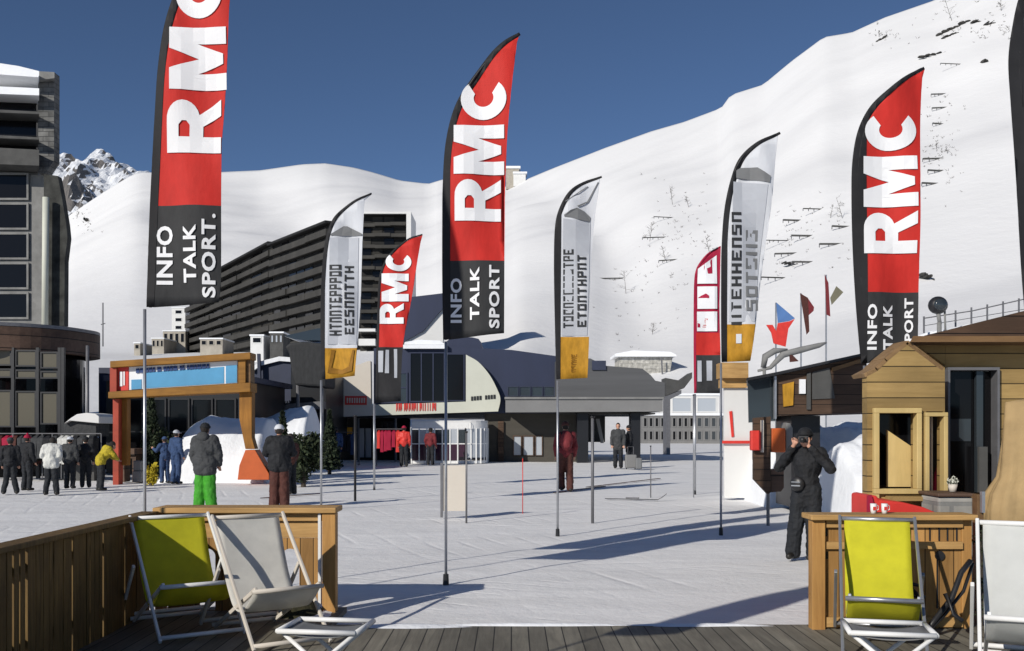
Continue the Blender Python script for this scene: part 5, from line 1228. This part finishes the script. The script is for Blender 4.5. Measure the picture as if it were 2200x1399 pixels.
rack('clothes rack with mixed dark coats right of the white jacket person', 165, 32.6, 1.6, ['blackc','coatg','wshirt'], rc)
rack('clothes rack with black coats under the lodge sign', 735, 47, 1.6, ['blackc','denim','coatg'], rc)
t = thing('market_stall', 'small dark stall with a curved white canopy on the left', 'stall', (gx(180,34), 33.4, 0))
sY = 33.2
mb = MB(); mb.poly([(136,911),(152,898),(165,890),(185,887),(205,889),(213,895),(213,910),(150,904)], sY-.5, 1.4); build('canopy', mb, 'whitew', t, bevel=.05)
mb = MB(); mb.poly([(137,912),(150,905),(206,911),(206,938),(137,940)], sY-.3, 1.1); build('counter_hood', mb, 'coatg', t)
for px in (140, 204): mb = MB(); mb.tube([(gx(px,sY), sY, 0), (gx(px,sY), sY, gz(912,sY))], .04, 8); build('post', mb, 'greym', t)
mb = MB(); mb.pbox(142, 1000, 202, 1036, sY-.2, .7); build('counter', mb, 'concd', t)
t = thing('snack_table', 'grey wooden counter table beside the red gate post', 'table', (gx(280,32), 32, 0))
mb = MB(); mb.pbox(256, 964, 294, 978, 31.7, .8); mb.pbox(260, 978.3, 292, 985, 31.8, .6); build('top', mb, 'fascia', t)
for px in (259, 284): mb = MB(); mb.pbox(px, 985.3, px+8, 1036, 31.8, .5); build('leg', mb, 'fascia', t)
t = thing('white_crate', 'stack of pale crates beside the counter table', 'crate', (gx(295,31.5), 31.5, 0))
mb = MB(); mb.pbox(286, 990, 302, 1012, 31.5, .4); mb.pbox(284, 1012.4, 303, 1036, 31.45, .5); build('crate', mb, 'greylt', t, bevel=.02)

# ------------------------------------------------------------------ people
def remesh(mb, name, m, parent, vox, it=6, fac=.5):
    me = bpy.data.meshes.new('tmp'); me.from_pydata(mb.v, [], mb.f); o = bpy.data.objects.new('tmp', me); COL.objects.link(o)
    r = o.modifiers.new('r', 'REMESH'); r.mode = 'VOXEL'; r.voxel_size = vox
    s = o.modifiers.new('s', 'SMOOTH'); s.iterations = it; s.factor = fac
    bpy.context.view_layer.update()
    out = bpy.data.meshes.new_from_object(o.evaluated_get(bpy.context.evaluated_depsgraph_get()))
    bpy.data.objects.remove(o); bpy.data.meshes.remove(me)
    out.name = name; out.materials.clear(); out.materials.append(M[m])
    for p in out.polygons: p.use_smooth = True
    return link(name, out, parent)
def V(*a): return Vector(a)
POSE = dict(hip=V(0,0,.93), chest=V(0,0,1.28), neck=V(0,.0,1.47), head=V(0,.02,1.61), shL=V(-.18,0,1.40), shR=V(.18,0,1.40),
            elL=V(-.24,-.02,1.13), elR=V(.24,-.02,1.13), wrL=V(-.23,.10,.88), wrR=V(.23,.10,.88),
            knL=V(-.10,.02,.49), knR=V(.10,.02,.49), anL=V(-.11,-.02,.09), anR=V(.11,-.02,.09), look=V(0,1,0))
def person(label, px, yb, hpx, face, top, legs, shoe='shoe', hat=None, hair='hair', pose={}, coat=0, back=None, bulk=1.0, Y=None, fine=False, wide=1.0, hood=False, loose=0.0, gloves=False, parts=()):
    Y = Y or gY(yb); H_ = hpx*Y/FPX; sc = H_/1.74; P_ = dict(POSE); P_.update(pose)
    root = thing('person', label, 'person', (0,0,0), 'people on the snow'); vx = .008 if fine else .016
    j = P_; lk = j['look'].normalized(); side = V(-lk.y, lk.x, 0).normalized()*-1
    upv = side.cross(lk)*1
    # body
    mb = MB(); h = j['head']; mb.ell(h+V(0,0,.012), .076, .094, .112, 18, 14); mb.ell(h+lk*.03-V(0,0,.055), .055, .062, .06, 14, 10)
    mb.cap(j['neck']-V(0,0,.06), h-V(0,0,.06), .058, .05)
    mb.ell(h+lk*.098-V(0,0,.008), .014, .018, .018, 8, 6); mb.ell(h+lk*.088-V(0,0,.05), .024, .012, .010, 8, 6)
    for s in (-1, 1): mb.ell(h+side*s*.078-V(0,0,.005), .012, .02, .03, 8, 6); mb.ell(h+lk*.074+side*s*.03+V(0,0,.012), .015, .012, .012, 8, 6)
    mb.ell(j['chest'], .155, .10, .20, 16, 12); mb.ell(j['hip']+V(0,0,.03), .15, .105, .13, 16, 12); mb.cap(j['chest'], j['hip'], .11, .11)
    for s in 'LR':
        q = -1 if s == 'L' else 1
        mb.cap(j['sh'+s], j['el'+s], .052, .040); mb.cap(j['el'+s], j['wr'+s], .040, .027); mb.cap(j['chest']+V(0,0,.12), j['sh'+s], .07, .055)
        hp = j['hip']+V(q*.09,0,0); mb.cap(hp, j['kn'+s], .085, .055); mb.cap(j['kn'+s], j['an'+s], .052, .036); mb.cap(j['an'+s]-V(0,.03,.03), j['an'+s]+V(0,.14,-.05), .036, .03)
        # hand
        w_ = j['wr'+s]; d = (w_-j['el'+s]).normalized(); d = j.get('hd'+s, d).normalized(); u = j.get('hu'+s, V(0,1,0)); r_h = d.cross(u)
        if r_h.length < .1: r_h = V(1,0,0)
        r_h.normalize(); u = r_h.cross(d).normalized()
        palm = w_+d*.075; mb.cap(w_, w_+d*.04, .025, .028)
        for k in range(4): mb.cap(w_+d*.03+r_h*(.012*(k-1.5)), palm+r_h*(.019*(k-1.5)), .013, .011, 8)
        curl = j.get('curl', .5)
        for k in range(4):
            ln = (.072, .080, .074, .058)[k]; b0 = palm+r_h*(.019*(k-1.5)); m1 = b0+(d*(1-curl*.4)+u*curl*.5).normalized()*ln*.5; m2 = m1+(d*(1-curl)+u*curl*1.1).normalized()*ln*.5
            mb.cap(b0, m1, .0095, .0085, 8); mb.cap(m1, m2, .0085, .0072, 8)
        tb0 = w_+d*.03-r_h*q*.024; tb1 = tb0+(d*.6-r_h*q*.8).normalized()*.035; mb.cap(tb0, tb1, .013, .011, 8); mb.cap(tb1, tb1+(d*.9-r_h*q*.2+u*.4).normalized()*.03, .010, .009, 8)
    body = remesh(mb, 'body', 'skin', root, .0065 if fine else .011, 3)
    # trousers
    g = .018+loose; mb = MB()
    for s in 'LR':
        q = -1 if s == 'L' else 1; hp = j['hip']+V(q*.085,0,0)
        mb.cap(hp, j['kn'+s], .098+g*.5, .070+g); mb.cap(j['kn'+s], j['an'+s]+V(0,0,.0), .068+g, .060+g*1.1)
    mb.ell(j['hip']+V(0,0,.03), .165, .12, .12, 16, 10); tr = remesh(mb, 'trousers', legs, root, vx, 4)
    # jacket
    mb = MB(); b = bulk
    mb.ell(j['chest']+V(0,0,-.02), .185*b*wide, .135*b, .22, 18, 12); mb.ell(j['hip']+V(0,0,.09-coat*.5), .178*b*wide, .138*b, .15+coat*.6, 18, 12)
    mb.cap(j['chest'], j['hip']+V(0,0,.05-coat*.6), .14*b, .142*b); mb.cap(j['chest']+V(0,0,.12), j['neck']-V(0,0,.02), .11, .074)
    if coat:
        for q in (-1, 1): mb.cap(j['hip']+V(q*.05*wide,0,0), j['hip']+V(q*.07*wide,0,-coat), .12*b, .125*b)
    for s in 'LR':
        mb.cap(j['chest']+V(0,0,.11), j['sh'+s], .10*b, .085*b); mb.cap(j['sh'+s], j['el'+s], .083*b, .068*b)
        e, w_ = j['el'+s], j['wr'+s]; mb.cap(e, w_+(e-w_)*.12, .066*b, .05*b)
    # folds
    rf = random.Random(int(px)); 
    for i, v in enumerate(mb.v): pass
    jk = remesh(mb, 'jacket', top, root, vx, 4)
    for me, am in ((jk.data, .012), (tr.data, .010)):
        cs = [0.0]*3*len(me.vertices); ns = cs[:]; me.vertices.foreach_get('co', cs); me.vertex_normals.foreach_get('vector', ns)
        for i in range(0, len(cs), 3):
            n_ = noise.fractal(Vector((cs[i]*7+px, cs[i+1]*7, cs[i+2]*5)), .8, 2, 4)*am*1.5 + noise.noise(Vector((cs[i]*9+cs[i+2]*16+px, cs[i+1]*9, cs[i+2]*24)))*am*.55
            cs[i] += ns[i]*n_; cs[i+1] += ns[i+1]*n_; cs[i+2] += ns[i+2]*n_
        me.vertices.foreach_set('co', cs); me.update()
    mb = MB(); mb.tube([j['neck']-V(0,0,.03), j['neck']+V(0,.005,.045)], [.085, .078], 16); build('collar', mb, top, jk, smooth=True)
    for s in 'LR':
        mb = MB(); a = j['an'+s]; mb.cap(a-V(0,.045,.035), a+V(0,.15,-.045), .052, .043); mb.cap(a+V(0,0,.03), a-V(0,.02,.03), .055, .055)
        for i, v in enumerate(mb.v): mb.v[i] = (v[0], v[1], max(v[2], .0))
        o = remesh(mb, 'boot', shoe, root, .012, 2)
    # hair / hat
    if hair:
        mb = MB(); n1, n2 = 18, 12
        mb.ell(h+V(0,0,.02)-lk*.012, .086, .100, .116, 18, 12); keep = MB(); cen = h
        for f in mb.f:
            c_ = sum((Vector(mb.v[i]) for i in f), Vector())/len(f)-cen
            if not (c_.dot(lk) > .035 and c_.z < .07) and c_.z > -.07: keep.add([mb.v[i] for i in f], [tuple(range(len(f)))])
        o = build('hair', keep, hair, root, smooth=True); o.modifiers.new('t', 'SOLIDIFY').thickness = .012
    if hat:
        kind, hm = hat; mb = MB(); mb.ell(h+V(0,0,.055)-lk*.005, .096, .108, .085, 18, 10)
        mb.tube([h+V(0,0,.025), h+V(0,0,.065)], [.104, .106], 18)
        if kind == 'cap': mb.ell(h+lk*.13+V(0,0,.035), .07, .07, .012, 14, 6)
        if kind == 'bobble': mb.ell(h+V(0,0,.155), .035, .035, .035, 10, 8)
        o = build('hat', mb, hm, root, smooth=True)
    if hood:
        mb = MB(); mb.ell(j['neck']-lk*.09+V(0,0,.0), .13, .08, .10, 14, 8); build('hood', mb, top, jk, smooth=True)
    if back:
        mb = MB(); c_ = j['chest']-lk*.0+V(0,-.20,-.02); mb.ell(c_, .16, .11, .25, 16, 12); mb.ell(c_+V(0,-.06,-.08), .12, .09, .12, 12, 8); pk = remesh(mb, 'backpack', back, root, .016, 3)
        mb = MB()
        for s in (-1, 1): mb.tube([c_+V(s*.11,.08,.18), V(s*.12, .0, 1.47), V(s*.12, .13, 1.36), V(s*.13, .12, 1.1), c_+V(s*.13,.1,-.15)], .018, 6)
        build('strap', mb, 'blackc', pk, smooth=True)
    for fn in parts: fn(root, j)
    root.location = (gx(px, Y), Y, 0); root.rotation_euler = (0, 0, face); root.scale = (sc, sc, sc)
    return root
# man in black photographing
def camera_prop(root, j):
    c = j['head']+j['look'].normalized()*.17-V(0,0,.01); lk = j['look'].normalized(); sd_ = V(-lk.y, lk.x, 0)
    mb = MB(); mb.bar(c-sd_*.06, c+sd_*.06, .06, .085); o = build('camera_body', mb, 'blackm', root, bevel=.006)
    mb = MB(); mb.tube([c+lk*.03, c+lk*.11], [.032, .036], 16); build('lens', mb, 'blackm', o, smooth=True)
def hand_bag(root, j):
    mb = MB(); mb.ell(V(.06,.17,1.0), .10, .05, .10, 14, 10); o = build('shoulder_bag', mb, 'blackm', root, smooth=True)
    mb = MB(); mb.box(.0,.12,.215,.225,.97,.985); mb.box(.0,.12,.215,.225,1.02,1.03); build('buckle', mb, 'alu', o)
def backlump(root, j):
    mb = MB(); mb.ell(V(.02,-.22,1.25), .15, .10, .22, 16, 12); remesh(mb, 'backpack', 'blackc', root, .016, 3)
person('man in black coat and wide trousers holding a camera up to his face', 1733, 1202, 284, R(142), 'blackc', 'blackt', hat=('beanie','blackc'), coat=.18, bulk=.98, fine=True, loose=.015,
  pose=dict(elL=V(-.34,.04,1.20), wrL=V(-.10,.19,1.50), elR=V(.36,.06,1.20), wrR=V(.10,.19,1.50), head=V(0,.05,1.60), look=V(-.25,1,-.05), hdL=V(.35,.1,.6), hdR=V(-.35,.1,.6), huL=V(0,1,0), huR=V(0,1,0), curl=.9,
            knL=V(-.09,.0,.49), knR=V(.12,.04,.49), anL=V(-.08,-.03,.09), anR=V(.17,.03,.09)), parts=(camera_prop, hand_bag, backlump))
person('person in long dark grey coat and bright green trousers seen from behind', 440, 1097, 188, R(-8), 'coatg', 'green', hat=('beanie','blackc'), coat=.12, bulk=1.28, wide=1.15, loose=.03, hood=True,
  pose=dict(elL=V(-.25,.0,1.12), elR=V(.28,.03,1.12), wrR=V(.26,.10,.90), anL=V(-.13,0,.09), anR=V(.14,.0,.09)))
person('person in white cap, black jacket and maroon trousers seen from behind', 600, 1092, 180, R(12), 'blackc', 'brownt', hat=('cap','whitef'), bulk=1.25, wide=1.1, coat=.06, loose=.02,
  pose=dict(elL=V(-.28,.1,1.15), wrL=V(-.16,.24,1.1), elR=V(.28,.1,1.15), wrR=V(.16,.24,1.1)))
person('person walking away with a dark red backpack', 1215, 1056, 150, R(5), 'rust', 'brownt', hat=('beanie','brownt'), back='rust', bulk=1.1, loose=.01,
  pose=dict(knL=V(-.1,.1,.49), anL=V(-.1,.02,.12), anR=V(.1,-.12,.09)))
person('person in white jacket and black trousers browsing before the left shop', 110, 1064, 130, R(10), 'wshirt', 'blackt', hat=None, bulk=1.18, wide=1.12, coat=.05,
  pose=dict(neck=V(0,.10,1.44), head=V(0,.20,1.53), chest=V(0,.05,1.27), look=V(0,1,-.5), wrL=V(-.16,.22,1.0), wrR=V(.16,.22,1.0), anL=V(-.15,0,.09), anR=V(.15,0,.09), shL=V(-.18,.06,1.38), shR=V(.18,.06,1.38)))
person('person in mustard jacket bending forward beside the red gate post', 216, 1054, 118, R(-50), 'yel2', 'blackt', hair='hair', bulk=1.12, coat=.04,
  pose=dict(neck=V(0,.26,1.36), head=V(0,.38,1.42), chest=V(0,.16,1.22), look=V(0,1,-.6), shL=V(-.18,.2,1.32), shR=V(.18,.2,1.32), elL=V(-.22,.34,1.12), elR=V(.22,.34,1.12), wrL=V(-.15,.5,.98), wrR=V(.15,.5,.98)))
person('person in black at the left border standing with legs apart', 22, 1062, 122, R(20), 'blackc', 'blackt', hat=('beanie','coatg'), bulk=1.2, pose=dict(anL=V(-.18,0,.09), anR=V(.18,0,.09)))
person('person in black with a crimson hat left of the white jacket person', 58, 1058, 120, R(-20), 'blackc', 'blackt', hat=('bobble','pinkred'), bulk=1.15, Y=27.5)
person('person in charcoal coat right of the white jacket person', 150, 1050, 112, R(0), 'coatg', 'blackt', hat=('beanie','whitef'), bulk=1.15)
person('person in a black jacket left of the mustard jacket person', 184, 1048, 110, R(15), 'blackc', 'blackt', hat=('cap','blackc'), bulk=1.12)
person('person dressed all in blue behind the large flag pole', 378, 1040, 116, R(-30), 'denim', 'denim', hat=('cap','greyf'), bulk=1.1)
person('smaller blue dressed person left of the other blue one', 354, 1038, 100, R(40), 'denim', 'denim', hat=('beanie','denim'), bulk=1.05, pose=dict(elL=V(-.3,.06,1.2), wrL=V(-.35,.2,1.3)))
person('person in dark clothes turned aside behind the white cap person', 625, 1062, 130, R(60), 'brownt', 'blackt', hat=('beanie','hair'), bulk=1.1, Y=26)
person('person in a dark green coat beside the suitcase in the passage', 1328, 1004, 98, R(170), 'coatg', 'blackt', bulk=1.1, coat=.15, Y=43)
person('person in black facing the dark green coated one in the passage', 1352, 1004, 92, R(90), 'blackc', 'blackt', hat=('beanie','blackc'), bulk=1.2, coat=.2, Y=43.5)
person('person in red jacket under the lodge sign', 868, 1008, 88, R(0), 'signred', 'blackt', hat=('beanie','pinkred'), bulk=1.1, Y=45)
person('person in dark blue jacket before the lodge shop', 722, 1008, 86, R(10), 'denim', 'blackt', hat=('beanie','blackc'), bulk=1.15, Y=44)
person('person in plum jacket before the glass pavilion', 925, 1002, 80, R(-15), 'rust', 'blackt', hat=('beanie','blackc'), bulk=1.1, Y=47)
t = thing('suitcase', 'pale wheeled suitcase standing in the passage', 'suitcase', (gx(1362,42), 42, 0), 'luggage in the passage')
x = gx(1356,42)
mb = MB(); mb.box(x-.24, x+.24, 42, 42.28, .06, .62); build('shell', mb, 'greylt', t, bevel=.05)
mb = MB(); mb.tube([(x-.12,42.2,.6),(x-.12,42.2,.95),(x+.12,42.2,.95),(x+.12,42.2,.6)], .015, 6); build('handle', mb, 'greym', t)
for s in (-1,1): mb = MB(); mb.tube([(x+s*.18-.02,42.14,.05),(x+s*.18+.02,42.14,.05)], .05, 12); build('wheel', mb, 'blackm', t)
t = thing('travel_bag', 'smaller grey bag right of the pale suitcase', 'bag', (gx(1372,41.5), 41.5, 0), 'luggage in the passage')
x = gx(1373,41.5)
mb = MB(); mb.box(x-.13, x+.13, 41.5, 41.75, .03, .5); build('body', mb, 'midgrey', t, bevel=.05)
mb = MB(); mb.tube([(x-.07,41.62,.49),(x-.06,41.62,.6),(x+.06,41.62,.6),(x+.07,41.62,.49)], .014, 6); build('handle', mb, 'blackm', t)
